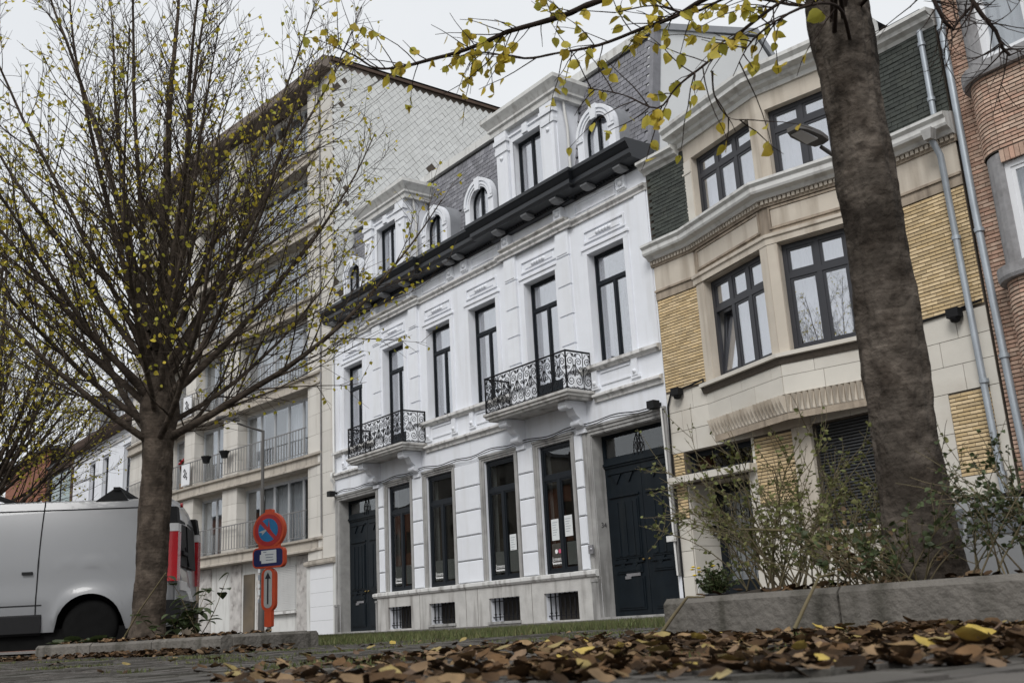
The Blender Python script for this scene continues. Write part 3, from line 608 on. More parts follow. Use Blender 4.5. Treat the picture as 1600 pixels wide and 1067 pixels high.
# big dormers
for a, b in BIG:
    m_ = (a + b) / 2; fd_ = Fr((a, -0.05), (b, -0.05)); L = b - a
    mb = MB(); mb.wall(fd_, 0, L, 9.98, 12.56, [(0.62, L - 0.62, 10.2, 11.92)], 0.3); mb.box(a, a + 0.1, 0.25, 1.0, 9.98, 12.56); mb.box(b - 0.1, b, 0.25, 1.0, 9.98, 12.56); dm = mb.build('dormer', 'white_paint', WH)
    for x0, x1 in ((0.02, 0.46), (L - 0.46, L - 0.02)):
        q = MB(); q.fbox(fd_, x0, x1, -0.10, 0.01, 10.0, 11.75); q.fbox(fd_, x0 + 0.1, x1 - 0.1, -0.115, -0.09, 10.3, 11.5); q.lathe([(0.06, 0), (0.04, -0.03), (0, -0.04)], fd_.p((x0 + x1) / 2, -0.115, 11.6), 8, 'y'); q.build('dormer_pilaster', 'white_block', dm)
        q = MB(); q.fbox(fd_, x0 - 0.03, x1 + 0.03, -0.13, 0.01, 11.75, 11.86); q.fbox(fd_, x0 - 0.01, x1 + 0.01, -0.12, 0.01, 11.87, 12.0); q.fbox(fd_, x0 - 0.05, x1 + 0.05, -0.16, 0.01, 12.01, 12.12); q.fbox(fd_, x0 - 0.02, x1 + 0.02, -0.13, 0.01, 12.13, 12.3); q.build('capital', 'white_block', dm)
    q = MB(); q.fbox(fd_, 0.50, 0.62, -0.03, 0.01, 10.1, 12.04); q.fbox(fd_, L - 0.62, L - 0.50, -0.03, 0.01, 10.1, 12.04); q.fbox(fd_, 0.621, L - 0.621, -0.03, 0.01, 11.921, 12.04); q.fbox(fd_, L / 2 - 0.1, L / 2 + 0.1, -0.08, 0.01, 11.95, 12.2)
    q.fbox(fd_, 0.47, L - 0.47, -0.05, 0.01, 12.1, 12.15); q.build('dormer_surround', 'white_block', dm)
    q = MB(); q.sweep([(0, 12.30), (0.14, 12.30), (0.15, 12.42), (0.20, 12.46), (0.20, 12.52), (0.26, 12.62), (0.33, 12.72), (0.33, 12.82), (0.0, 12.92), (-0.25, 12.92), (-0.25, 12.3)], [(a - 0.001, 1.1), (a - 0.001, -0.051), (b + 0.001, -0.051), (b + 0.001, 1.1)]); q.box(a + 0.2, b - 0.2, 0.15, 1.1, 12.85, 12.93); q.build('dormer_cornice', 'white_cornice', dm)
    q = MB(); q.box(a + 0.0, b - 0.0, -0.05, 1.2, 12.93, 12.97); q.build('dormer_roof', 'zinc', dm)
    window(WH, fd_, 0.62, L - 0.62, 10.2, 11.92, 0.16, [(11.92, 2)], fw=0.055, sash=0.03, gmat='glass_mirror', back='interior_light', curtain=[(0, 1, 'curtain')], deep=0.6, name='dormer_window', rec=0.3)
    pipe(WH, [(b + 0.06, 0.12, 12.4), (b + 0.08, 0.2, 11.6), (b + 0.06, 0.22, 10.1)], 0.035, 'white_cornice')
# round-headed dormers
def arc(xc, r, zs, n=18, y=0.0): return [(xc + r * math.cos(math.pi * (1 - k / n)), y, zs + r * math.sin(math.pi * (1 - k / n))) for k in range(n + 1)]
for xc in ARC:
    ri, ro, zs = 0.41, 0.64, 10.93; y0, y1 = -0.02, 0.16
    ins = [(xc - ri, 0, 9.98)] + arc(xc, ri, zs) + [(xc + ri, 0, 9.98)]; ous = [(xc - ro, 0, 9.98)] + arc(xc, ro, zs) + [(xc + ro, 0, 9.98)]
    mb = MB()
    for k in range(len(ins) - 1):
        a, b, c, d = ins[k], ins[k + 1], ous[k + 1], ous[k]; S = lambda p, y: (p[0], y, p[2])
        mb.poly([S(a, y0), S(b, y0), S(c, y0), S(d, y0)]); mb.poly([S(d, y0), S(c, y0), S(c, y1), S(d, y1)]); mb.poly([S(a, y0), S(b, y0), S(b, y1), S(a, y1)])
    dm = mb.build('round_dormer', 'white_paint', WH)
    mb = MB(); a1 = arc(xc, 0.47, zs); a2 = arc(xc, 0.52, zs); a3 = arc(xc, 0.645, zs)
    for A, B, yy in ((a1, a2, -0.045), (arc(xc, 0.56, zs), a3, -0.06)):
        for k in range(len(A) - 1):
            S = lambda p, y: (p[0], y, p[2]); mb.poly([S(A[k], yy), S(A[k + 1], yy), S(B[k + 1], yy), S(B[k], yy)]); mb.poly([S(A[k], yy), S(A[k + 1], yy), S(A[k + 1], y0), S(A[k], y0)]); mb.poly([S(B[k], yy), S(B[k + 1], yy), S(B[k + 1], y0), S(B[k], y0)])
    mb.box(xc - ro - 0.0, xc - ri - 0.03, -0.05, -0.019, 10.86, 10.93); mb.box(xc + ri + 0.03, xc + ro, -0.05, -0.019, 10.86, 10.93)
    mb.extrude([(xc - 0.08, -0.075, 11.25), (xc + 0.08, -0.075, 11.25), (xc + 0.12, -0.075, 11.6), (xc - 0.12, -0.075, 11.6)], (0, 0.06, 0)); mb.build('dormer_moulding', 'white_block', dm)
    mb = MB(); ro2 = ro + 0.02
    oo = [(xc - ro2, 0, 9.98)] + arc(xc, ro2, zs) + [(xc + ro2, 0, 9.98)]
    mb.add([(p[0], y, p[2]) for y in (0.10, 1.0) for p in oo], [(k, k + 1, k + 1 + len(oo), k + len(oo)) for k in range(len(oo) - 1)], True); mb.build('barrel_roof', 'zinc', dm)
    mb = MB(); f1 = arc(xc, ri, zs, 14); f2 = arc(xc, ri - 0.04, zs, 14)
    for A, B in (([(xc - ri, 0, 9.98)] + f1 + [(xc + ri, 0, 9.98)], [(xc - ri + 0.04, 0, 9.98)] + f2 + [(xc + ri - 0.04, 0, 9.98)]),):
        for k in range(len(A) - 1):
            S = lambda p, y: (p[0], y, p[2]); mb.poly([S(A[k], 0.10), S(A[k + 1], 0.10), S(B[k + 1], 0.10), S(B[k], 0.10)]); mb.poly([S(B[k], 0.10), S(B[k + 1], 0.10), S(B[k + 1], 0.16), S(B[k], 0.16)])
    mb.box(xc - 0.03, xc + 0.03, 0.085, 0.15, 9.98, zs + ri - 0.03); ww = mb.build('dormer_window', 'black_frame', WH)
    for sg in (-1, 1):
        pts = [(xc + sg * 0.046, 0.13, 10.0)] + [(xc + sg * (0.046 + (ri - 0.106) * math.sin(t * math.pi / 16)), 0.13, zs + (ri - 0.06) * math.cos(math.asin(min(1, (0.046 + (ri - 0.106) * math.sin(t * math.pi / 16)) / (ri - 0.06)))) ) for t in range(9)] + [(xc + sg * (ri - 0.06), 0.13, 10.0)]
        q = MB(); q.extrude(pts, (0, 0.008, 0)); q.build('pane', 'glass_mirror', ww)
    q = MB(); q.box(xc - ri, xc + ri, 0.30, 0.32, 9.98, zs + ri); q.build('curtain', 'curtain', ww)
# balconies
def spiral(cx, cz, r, a0, turns, sg, n=26): return [(cx + (r * (1 - 0.82 * k / n)) * math.cos(a0 + sg * turns * 2 * math.pi * k / n), 0, cz + (r * (1 - 0.82 * k / n)) * math.sin(a0 + sg * turns * 2 * math.pi * k / n)) for k in range(n + 1)]
def scroll_mesh(wd, flip):
    q = MB(); s_ = -1 if flip else 1; rad = 0.0095
    def T(pts, r_=rad): q.tube([(s_ * x, y, z) for x, y, z in pts], r_, 4, False, False)
    T([(-wd / 2, 0, 0.0), (-wd / 2, 0, 0.86)], 0.010)
    lo = spiral(0.01, 0.20, 0.105, math.radians(150), 1.6, 1); up_ = spiral(0.0, 0.63, 0.095, math.radians(-20), 1.6, 1)
    T(lo); T(up_)
    T([lo[0], (-0.085, 0, 0.30), (-0.03, 0, 0.38), (0.05, 0, 0.46), (0.09, 0, 0.54), up_[0]])
    T(spiral(0.055, 0.36, 0.055, math.radians(200), 1.3, -1, 16)); T(spiral(-0.06, 0.50, 0.05, math.radians(20), 1.2, -1, 16)); T(spiral(0.07, 0.78, 0.045, math.radians(250), 1.2, 1, 14))
    T([(-0.1, 0, 0.06), (-0.03, 0, 0.02), (0.08, 0, 0.07), (wd / 2, 0, 0.02)]); T([(-0.09, 0, 0.72), (-0.05, 0, 0.80), (0.03, 0, 0.82), (wd / 2, 0, 0.74)])
    T([(wd / 2 - 0.01, 0, 0.30), (wd / 2 - 0.03, 0, 0.42), (wd / 2 - 0.01, 0, 0.56)])
    q.lathe([(0.0, -0.05), (0.022, -0.02), (0.022, 0.02), (0.0, 0.05)], (-s_ * wd / 2, 0, 0.45), 6)
    return meshof(q, 'scroll_panel', 'iron')
for x0, x1 in ((2.20, 5.32), (9.05, 12.18)):
    yo = -0.80; z = 4.97
    mb = MB(); mb.sweep([(0.0, 4.80), (0.02, 4.80), (0.03, 4.84), (0.08, 4.86), (0.08, 4.90), (0.12, 4.93), (0.12, 4.985), (0.0, 4.99), (-0.06, 4.99), (-0.06, 4.80)], [(x0 + 0.12, 0.0), (x0 + 0.12, yo + 0.12), (x1 - 0.12, yo + 0.12), (x1 - 0.12, 0.0)])
    mb.box(x0 + 0.17, x1 - 0.17, yo + 0.17, 0.02, 4.82, 4.98); bal = mb.build('balcony', 'plinth_stone', WH)
    for xc in (x0 + 0.46, x1 - 0.46):
        q = MB(); pr = [(0.0, 4.81), (-0.58, 4.81), (-0.60, 4.74), (-0.55, 4.66), (-0.46, 4.63), (-0.40, 4.66), (-0.36, 4.60), (-0.30, 4.50), (-0.20, 4.44), (-0.16, 4.36), (-0.15, 4.28), (-0.08, 4.22), (0.0, 4.20)]
        q.extrude([(xc - 0.13, y, zz_) for y, zz_ in pr], (0.26, 0, 0), False); q.tube([(xc - 0.15, -0.50, 4.70), (xc + 0.15, -0.50, 4.70)], 0.085, 10, True, True); q.tube([(xc - 0.145, -0.2, 4.34), (xc + 0.145, -0.2, 4.34)], 0.07, 10, True, True)
        q.box(xc - 0.16, xc + 0.16, -0.1, 0.01, 4.12, 4.21); q.build('console', 'white_paint', bal)
    q = MB(); yr = yo + 0.06; xa, xb = x0 + 0.06, x1 - 0.06
    q.tube([(xa, 0, z + 0.88), (xa, yr, z + 0.88), (xb, yr, z + 0.88), (xb, 0, z + 0.88)], 0.024, 4, True, False); q.tube([(xa, 0, z + 0.05), (xa, yr, z + 0.05), (xb, yr, z + 0.05), (xb, 0, z + 0.05)], 0.012, 4, True, False); q.build('handrail', 'iron', bal)
    for px_, py_ in ((xa, yr), (xb, yr), (xa, -0.02), (xb, -0.02)):
        q = MB(); q.box(px_ - 0.014, px_ + 0.014, py_ - 0.014, py_ + 0.014, z, z + 0.9); q.build('post', 'iron', bal)
    n = 12; wd = (xb - xa) / n; ms = [scroll_mesh(wd, False), scroll_mesh(wd, True)]
    for k in range(n): inst('scroll_panel', ms[k % 2], bal, (xa + wd * (k + 0.5), yr, z + 0.02))
    for xs in (xa, xb):
        for k in range(3): inst('scroll_panel', ms[k % 2], bal, (xs, yr + 0.245 * (k + 0.5), z + 0.02), (0, 0, math.pi / 2), (0.245 / wd, 1, 1))
# pipes, cable, lamps on the white house
pipe(WH, [(0.10, -0.09, 9.4), (0.10, -0.09, 4.95), (0.14, -0.2, 4.9), (0.14, -0.2, 4.7), (0.10, -0.09, 4.6), (0.10, -0.09, 4.35)], 0.04, 'white_cornice')
mb = MB(); pts = []
for k in range(64):
    x = 0.3 + k * 0.2182; pts.append((x, -0.10, 4.30 + 0.025 * math.sin(k * 0.9) + 0.02 * math.sin(k * 0.37)))
mb.tube(pts, 0.013, 5); mb.tube([(p[0], p[1] - 0.01, p[2] - 0.05 + 0.01 * math.sin(i * 1.7)) for i, p in enumerate(pts)], 0.010, 5); mb.build('cable', 'plastic_black', WH)
for x in (0.12, 14.12):
    q = MB(); q.box(x - 0.10, x + 0.10, -0.30, -0.12, 4.20, 4.36); q.box(x - 0.03, x + 0.03, -0.14, 0.0, 4.28, 4.34); q.build('wall_lamp', 'plastic_black', WH)
mb = MB(); mb.tube([(14.22, -0.10, 4.2), (14.24, -0.10, 3.2), (14.25, -0.1, 1.6), (14.26, -0.10, 0.9)], 0.022, 6); mb.box(14.10, 14.30, -0.16, -0.09, 1.55, 1.66); mb.build('conduit', 'dirty_white', WH)
# ------------------------------------------------------------------ number 32: beige house with a V-shaped bay
NH = thing('bay_house', 'beige stone and yellow brick house with a pointed bay of grey framed windows', 'house', (17.7, 0, 0.15))
N = Fr((14.3, 0), (21.15, 0)); S_ = lambda x: x - 14.3
AP = (17.65, -0.55); BL = Fr((15.42, 0), AP); BR = Fr(AP, (19.88, 0))
bayp = [(14.3, 0), (15.42, 0), AP, (19.88, 0), (21.13, 0)]
DO = (14.64, 16.2); SHT = (17.72, 19.95)
# ground floor wall
gh = [(S_(DO[0]), S_(DO[1]), 0.14, 2.62), (S_(14.66), S_(16.34), 2.76, 3.22), (S_(SHT[0]), S_(SHT[1]), 1.40, 3.22)]
mb = MB(); mb.wall(N, S_(14.31), S_(21.13), 0.14, 4.46, gh, 0.22); mb.build('wall', 'mortar_dark', NH)
rows = [(0.86, 1.34, 0.9), (1.34, 1.95, 0.95), (1.95, 2.62, 0.8), (2.62, 3.24, 0.9), (3.24, 3.66, 0.7), (3.66, 4.06, 0.8), (4.06, 4.46, 0.7)]
yb = [(S_(14.36), S_(14.63), 1.96, 3.24), (S_(16.40), S_(17.32), 1.96, 3.2), (S_(20.30), S_(20.97), 1.95, 3.22)]
ashlar(NH, N, S_(14.32), S_(21.13), rows, 'stone_pale', 0, 0.014, 0.010, holes=gh + yb + [(S_(17.32), S_(17.72), 0.8, 3.25)], seed=4)
ashlar(NH, N, S_(14.32), S_(21.13), [(0.14, 0.86, 1.1)], 'stone_pale', 0, 0.05, 0.010, holes=gh, seed=5, name='plinth_stone')
it = []
for i, (a, b, c, d) in enumerate(yb): it += bricks(N, a, b, c, d, seed=20 + i)
q = MB(); q.fbox(N, S_(17.32), S_(17.71), -0.08, 0.01, 1.36, 3.23); q.build('pilaster', 'stone_beige', NH)
q = MB(); q.fbox(N, S_(16.42), S_(17.71), -0.06, 0.01, 3.24, 3.42); q.build('lintel', 'stone_beige', NH)
# upper flat side walls: stone frieze, yellow brick, slate
for k, (a, b) in enumerate(((14.31, 15.43), (19.87, 21.13))):
    mb = MB(); mb.fbox(N, S_(a), S_(b), 0.0, 0.3, 4.46, 9.5); mb.build('side_wall', 'mortar_dark', NH)
    it += bricks(N, S_(a) + 0.01, S_(b) - 0.01, 4.5, 6.44, seed=30 + k)
    q = MB(); q.fbox(N, S_(a), S_(b), -0.03, 0.01, 6.45, 6.62); q.fbox(N, S_(a), S_(b), -0.06, 0.01, 6.62, 6.66); q.build('moulding', 'stone_dirty', NH)
    q = MB(); q.fbox(N, S_(a), S_(b), -0.015, 0.01, 6.66, 7.22); q.build('frieze_stone', 'stone_beige', NH)
    sl = []; rr = random.Random(9 + k); z = 7.72; row = 0
    tl = -0.15; rotm = Matrix(((1, 0, 0), (0, math.cos(tl), -math.sin(tl)), (0, math.sin(tl), math.cos(tl))))
    while z < 9.28:
        x = a + 0.04 + (0.1 if row % 2 else 0)
        while x < b - 0.02:
            x1 = min(x + 0.2, b); sl.append(('s', ((x + x1) / 2, -0.025 + rr.uniform(-.003, .003), z + 0.06), rotm, (x1 - x - 0.007, 0.012, 0.105))); x += 0.2
        z += 0.078; row += 1
    pieces(NH, 'slate', 'slate_green', sl, 150, 'slating')
pieces(NH, 'brick', 'yellow_brick', it, 300)
# bay: fluted band, apron, sill, windows, lintel, frieze
mb = MB(); mb.poly([(15.42, 0, 3.42), (17.65, -0.55, 3.42), (19.88, 0, 3.42)]); mb.sweep([(0, 3.30), (0.02, 3.30), (0.02, 3.42), (0, 3.42)], [(15.5, -0.0), (17.65, -0.52), (19.8, 0.0)]); mb.build('bay_soffit', 'stone_dirty', NH)
for fr, sd_ in ((BL, 41), (BR, 42)):
    n = 22; wd = fr.L / n
    for k in range(n):
        c = wd * (k + 0.5); p = fr.p; q = MB(); h = wd * 0.40
        q.add([p(c - h, 0.0, 3.42), p(c, -0.01, 3.44), p(c + h, 0, 3.42), p(c - h, -0.0, 3.72), p(c, -0.13, 3.72), p(c + h, 0, 3.72)], [(0, 1, 4, 3), (1, 2, 5, 4), (3, 4, 5), (0, 2, 1)]); q.build('flute', 'stone_beige', NH)
    mb = MB(); mb.wall(fr, 0, fr.L, 3.42, 7.3, [(0.26, fr.L - 0.2, 4.47, 6.47)] if fr is BL else [(0.2, fr.L - 0.26, 4.47, 6.47)], 0.24, 0.001); mb.build('bay_wall', 'stone_dirty', NH)  # stained stone; in the flute gaps its brown also stands in for shadow
    ashlar(NH, fr, 0.0, fr.L, [(3.73, 4.05, 0.75), (4.05, 4.30, 0.9)], 'stone_pale', 0, 0.03, 0.008, seed=sd_)
    h = (0.26, fr.L - 0.2) if fr is BL else (0.2, fr.L - 0.26)
    for a, b in ((0.0, h[0] - 0.002), (h[1] + 0.002, fr.L)):
        q = MB(); q.fbox(fr, a, b, -0.02, 0.01, 4.47, 6.47); q.build('bay_pier', 'stone_beige', NH)
    q = MB(); q.fbox(fr, h[0], h[0] + 0.004, 0.0, 0.23, 4.48, 6.46); q.fbox(fr, h[0], h[1], 0.0, 0.23, 6.455, 6.465); q.build('reveal', 'stone_beige', NH)
    window(NH, fr, h[0] + 0.005, h[1] - 0.005, 4.47, 6.45, 0.15, [(5.86, 3), (6.45, 3)], fmat='grey_frame', fw=0.085, sash=0.05, gmat='glass_mirror', back='interior_light', curtain=[(0.0, 1.0, 'curtain')], rec=0.24, open_sash=fr is BL)
    for a, b in ((0.10, fr.L - 0.12),):
        q = MB()
        for c, d, e, g in ((a, b, 6.74, 6.78), (a, b, 7.12, 7.16), (a, a + 0.04, 6.78, 7.12), (b - 0.04, b, 6.78, 7.12)): q.fbox(fr, c, d, -0.025, 0.01, e, g)
        q.build('frieze_panel', 'stone_dirty', NH)
        q = MB(); q.fbox(fr, a + 0.05, b - 0.05, -0.008, 0.01, 6.79, 7.11); q.build('frieze_stone', 'stone_beige', NH)
V = [(15.36, 0), AP, (19.94, 0)]
mb = MB(); mb.sweep([(-0.02, 4.30), (0.04, 4.30), (0.045, 4.36), (0.14, 4.38), (0.14, 4.45), (0.0, 4.48), (-0.02, 4.47)], V); mb.build('bay_sill', 'stone_pale', NH)
mb = MB(); mb.sweep([(0.031, 4.26), (0.05, 4.26), (0.10, 4.375), (0.031, 4.375)], V); mb.build('sill_groove_shade', 'mortar_dark', NH)  # dark strip coloured in for the shade of the groove under the sill
mb = MB(); mb.sweep([(0, 6.47), (0.03, 6.47), (0.03, 6.58), (0.06, 6.60), (0.06, 6.66), (0, 6.68)], V); mb.build('bay_lintel', 'stone_beige', NH)
# main cornice with dentils
V2 = [(14.26, 0), (15.38, 0), AP, (19.92, 0), (21.16, 0)]
mb = MB(); mb.sweep([(0, 7.18), (0.04, 7.18), (0.05, 7.22), (0.05, 7.30), (0, 7.30)], V2); mb.build('dentil_band', 'stone_dirty', NH)
dn = MB()
for a, b in zip(V2, V2[1:]):
    fr = Fr(a, b); n = int(fr.L / 0.085)
    for k in range(n): dn.fbox(fr, k * fr.L / n + 0.015, (k + 0.65) * fr.L / n + 0.015, -0.085, -0.045, 7.225, 7.30)
dn.build('dentil_row', 'stone_beige', NH, 'stuff')
mb = MB(); mb.sweep([(-0.05, 7.301), (0.12, 7.301), (0.16, 7.36), (0.26, 7.40), (0.28, 7.44), (0.28, 7.52), (0.33, 7.57), (0.33, 7.62), (0.02, 7.70), (-0.05, 7.70)], V2); mb.build('cornice', 'white_cornice', NH)
# top storey of the bay
A2 = (17.65, -0.42); TL = Fr((15.33, 0.0), A2); TR = Fr(A2, (19.97, 0.0))
for fr in (TL, TR):
    h = (0.34, fr.L - 0.2) if fr is TL else (0.2, fr.L - 0.34)
    mb = MB(); mb.wall(fr, 0, fr.L, 7.62, 9.5, [(h[0], h[1], 7.74, 9.12)], 0.22); mb.build('bay_wall', 'stone_beige', NH)
    q = MB(); a = h[0] - 0.3 if fr is TL else h[1] + 0.02; q.fbox(fr, a, a + 0.27, -0.015, 0.01, 7.7, 9.1); q.fbox(fr, a, a + 0.27, -0.03, 0.01, 8.82, 8.86); q.build('bay_pier', 'stone_pale', NH)
    window(NH, fr, h[0] + 0.003, h[1] - 0.003, 7.74, 9.115, 0.14, [(8.70, 3), (9.115, 3)], fmat='grey_frame', fw=0.08, sash=0.05, gmat='glass_mirror', back='interior_light', curtain=[(0.0, 1.0, 'curtain_grey')], rec=0.22)
mb = MB(); mb.sweep([(-0.1, 9.46), (0.03, 9.46), (0.05, 9.54), (0.14, 9.58), (0.16, 9.64), (0.30, 9.68), (0.30, 9.76), (0.36, 9.83), (0.36, 9.90), (-0.1, 9.95)], [(15.20, 0.0), A2, (20.1, 0.0)]); mb.build('crown_cornice', 'white_cornice', NH)
for a, b in ((14.27, 15.32), (19.98, 21.15)):
    mb = MB(); mb.sweep([(-0.1, 9.26), (0.03, 9.26), (0.06, 9.32), (0.16, 9.36), (0.18, 9.42), (0.26, 9.46), (0.26, 9.52), (-0.1, 9.58)], [(a, 0), (b, 0)]); mb.build('side_cornice', 'white_cornice', NH)
mb = MB(); mb.poly([(14.3, 0.0, 9.52), (21.14, 0.0, 9.52), (21.14, 8, 9.6), (14.3, 8, 9.6)]); mb.poly([(15.2, 0.05, 9.93), A2 + (9.93,), (20.1, 0.05, 9.93), (20.1, 3, 9.93), (15.2, 3, 9.93)]); mb.build('flat_roof', 'roof_dark', NH)
# entrance
mb = MB(); a, b = DO; dq = 0.74
mb.box(a - 0.02, a, 0.22, dq + 0.05, 0.14, 2.62); mb.box(b, b + 0.02, 0.22, dq + 0.05, 0.14, 2.62); mb.box(a - 0.02, b + 0.02, 0.22, dq + 0.05, 2.62, 2.64); mb.build('entrance_recess', 'stone_beige', NH)
for z0, z1 in ((0.15, 0.86), (0.87, 1.42), (1.43, 2.02), (2.03, 2.61)):
    q = MB(); q.box(a, a + 0.03, 0.005, dq, z0, z1); q.build('stone_block', 'stone_pale' if z0 > 0.5 else 'white_cornice', NH)
mb = MB(); mb.box(a, b, 0.0, dq, 0.14, 0.24); mb.build('door_step', 'blue_stone', NH)
mb = MB(); x0, x1 = a + 0.03, b
for c, d, e, g in ((x0, x0 + 0.13, 0.24, 2.62), (x1 - 0.13, x1, 0.24, 2.62), (x0 + 0.13, x1 - 0.13, 0.24, 0.75), (x0 + 0.13, x1 - 0.13, 2.42, 2.62), (x0 + 0.13, x1 - 0.13, 1.55, 1.62)): mb.box(c, d, dq, dq + 0.06, e, g)
dr = mb.build('door', 'black_frame', NH)
q = MB(); q.box(x0 + 0.13, x1 - 0.13, dq + 0.03, dq + 0.038, 0.75, 2.42); q.build('pane', 'glass', dr)
q = MB(); q.box(x0 - 0.02, x1 + 0.02, dq + 0.25, dq + 0.27, 0.2, 2.62); q.build('curtain', 'curtain_grey', dr)
q = MB(); q.box(a - 0.05, b + 0.05, dq + 0.4, dq + 0.42, 0.1, 2.72); q.box(a - 0.05, b + 0.05, 0.22, dq + 0.42, 2.645, 2.7); q.box(a - 0.06, a - 0.025, 0.22, dq + 0.42, 0.1, 2.7); q.box(b + 0.025, b + 0.06, 0.22, dq + 0.42, 0.1, 2.7); q.build('hall_light_block', 'interior_dark', dr)  # unseen closed box added behind the door to stop light leaking in
for k in range(6):
    xx = x0 + 0.22 + k * 0.2; q = MB(); q.tube([(xx, dq - 0.01, 0.78), (xx, dq - 0.01, 2.4)], 0.01, 5)
    for zc in (1.0, 1.5, 2.0): q.tube([(xx + 0.08 + 0.07 * math.cos(t * 0.6), dq - 0.01, zc + 0.09 * math.sin(t * 0.6)) for t in range(11)], 0.009, 4)
    q.build('iron_scroll', 'iron', dr)
mb = MB(); mb.fbox(N, S_(14.36), S_(16.42), -0.24, 0.02, 2.63, 2.755); mb.build('door_canopy', 'stone_pale', NH)
window(NH, N, S_(14.665), S_(16.335), 2.765, 3.215, 0.14, [(3.215, 1)], fmat='black_frame', fw=0.06, sash=0.03, gmat='glass_dark', back='interior_dark', name='transom_window', rec=0.22)
me = textmesh('32', 0.20, 'ink', 'house_number', 0.004); inst('house_number', me, NH, (a + 0.036, 0.27, 1.98), (math.pi / 2, 0, math.pi / 2))
q = MB(); q.box(a + 0.03, a + 0.055, 0.56, 0.66, 1.62, 1.82); q.build('doorbell_plate', 'plastic_black', NH)
for k in range(2): q = MB(); q.lathe([(0.014, 0), (0.014, 0.01)], (a + 0.055, 0.595 + 0.035 * k, 1.66), 8, 'x'); q.build('bell_button', 'lens_white', NH)
# roller shutter
for k in range(33):
    z = 1.43 + k * 0.0545; q = MB(); q.extrude([(SHT[0], 0.13, z), (SHT[0], 0.10, z + 0.012), (SHT[0], 0.10, z + 0.036), (SHT[0], 0.13, z + 0.046)], (SHT[1] - SHT[0], 0, 0)); q.build('shutter_slat', 'shutter', NH)
q = MB(); q.box(SHT[0], SHT[1], 0.135, 0.20, 1.40, 3.22); q.build('shutter_back', 'interior_dark', NH)
mb = MB(); mb.fbox(N, S_(17.62), S_(20.0), -0.16, 0.02, 1.30, 1.39); mb.build('sill', 'stone_pale', NH)
# rainwater goods, lamps, cables, solar panel
pipe(NH, [(20.90, -0.10, 9.25), (20.90, -0.10, 7.72)], 0.05, clips=[(20.90, -0.10, 8.0), (20.9, -0.1, 9.0)])
pipe(NH, [(20.88, -0.36, 7.35), (20.90, -0.12, 7.0), (20.92, -0.10, 4.6), (20.98, -0.10, 0.2)], 0.055, clips=[(20.91, -0.1, 5.6), (20.95, -0.1, 3.3), (20.97, -0.1, 1.9)])
q = MB(); q.extrude([(20.80, -0.42, 7.40), (20.98, -0.42, 7.40), (20.95, -0.42, 7.22), (20.83, -0.42, 7.22)], (0, 0.16, 0)); q.build('rainwater_head', 'blue_stone', NH)
mb = MB(); mb.tube([(14.34, -0.05, 0.2), (14.34, -0.05, 3.0), (14.37, -0.05, 4.2), (14.5, -0.06, 4.46), (15.0, -0.06, 4.5), (15.38, -0.06, 4.55), (15.42, -0.12, 4.36)], 0.02, 6); mb.build('cable', 'plastic_black', NH)
mb = MB(); mb.tube([(19.9, -0.04, 4.46), (20.6, -0.04, 4.49), (21.1, -0.04, 4.55)], 0.018, 6); mb.build('cable', 'plastic_black', NH)
for x in (14.72, 20.68):
    q = MB(); q.box(x - 0.1, x + 0.1, -0.2, -0.05, 4.36, 4.50); q.lathe([(0.09, -0.0), (0.07, -0.07), (0.02, -0.09)], (x, -0.12, 4.37), 10); q.build('wall_lamp', 'plastic_black', NH)
sp = thing('solar_panel', 'dark solar panel propped on the flat roof of the beige bay house', 'solar panel', (19.4, 1.5, 9.95))
mb = MB(); mb.extrude([(18.7, 1.35, 10.05), (18.7, 1.4, 10.0), (18.7, 2.1, 10.95), (18.7, 2.05, 11.0)], (1.15, 0, 0)); mb.build('module', 'black_frame', sp)
for x in (18.8, 19.75): mb = MB(); mb.tube([(x, 2.05, 10.9), (x, 2.25, 10.0)], 0.02, 5); mb.tube([(x, 1.4, 9.97), (x, 2.3, 9.97)], 0.02, 5); mb.build('strut', 'alu', sp)

# ------------------------------------------------------------------ red brick house with rounded bay
RH = thing('brick_house', 'red brick house with rounded corner bay and pale window frames at right edge', 'house', (24, 0, 0.15))
RF = Fr((21.15, 0.0), (28.0, 0.0))
mb = MB(); mb.box(21.16, 28, 0.012, 0.4, 0.14, 11.5); mb.build('wall', 'mortar_dark', RH)
it = bricks(RF, 0.02, 0.62, 1.6, 11.0, L=0.2, H=0.064, seed=51)
rp = 0.42; arcp = [(21.62 + rp - rp * math.cos(t * math.pi / 12), -0.1 - (0.45) * math.sin(t * math.pi / 12) ) for t in range(7)]
path = [(21.62, 0.0)] + arcp + [(28.0, -0.55)]
for z0, z1 in ((2.9, 4.58), (6.52, 7.74), (9.95, 11.3)):
    mb = MB(); mb.sweep([(-0.02, z0), (0.0, z0), (0.0, z1), (-0.02, z1)], path); mb.poly([(x, y, z0) for x, y in path] + [(28, 0, z0)]); mb.build('bay_core', 'mortar_dark', RH)
    for a, b in zip(path, path[1:]):
        fr = Fr(a, b); it += bricks(fr, 0.0 if fr.L > 0.5 else 0.0, min(fr.L, 3.2), z0 + 0.01, z1, L=0.2 if fr.L > 0.5 else 0.5, H=0.062, joint=0.02, seed=int(z0 * 10))
pieces(RH, 'brick', 'red_brick', it, 300)
for k in range(22):
    x = 22.02 + k * 0.075; q = MB(); q.box(x + 0.005, x + 0.07, -0.572, -0.54, 6.32, 6.51); q.build('soldier_brick', 'red_brick', RH)
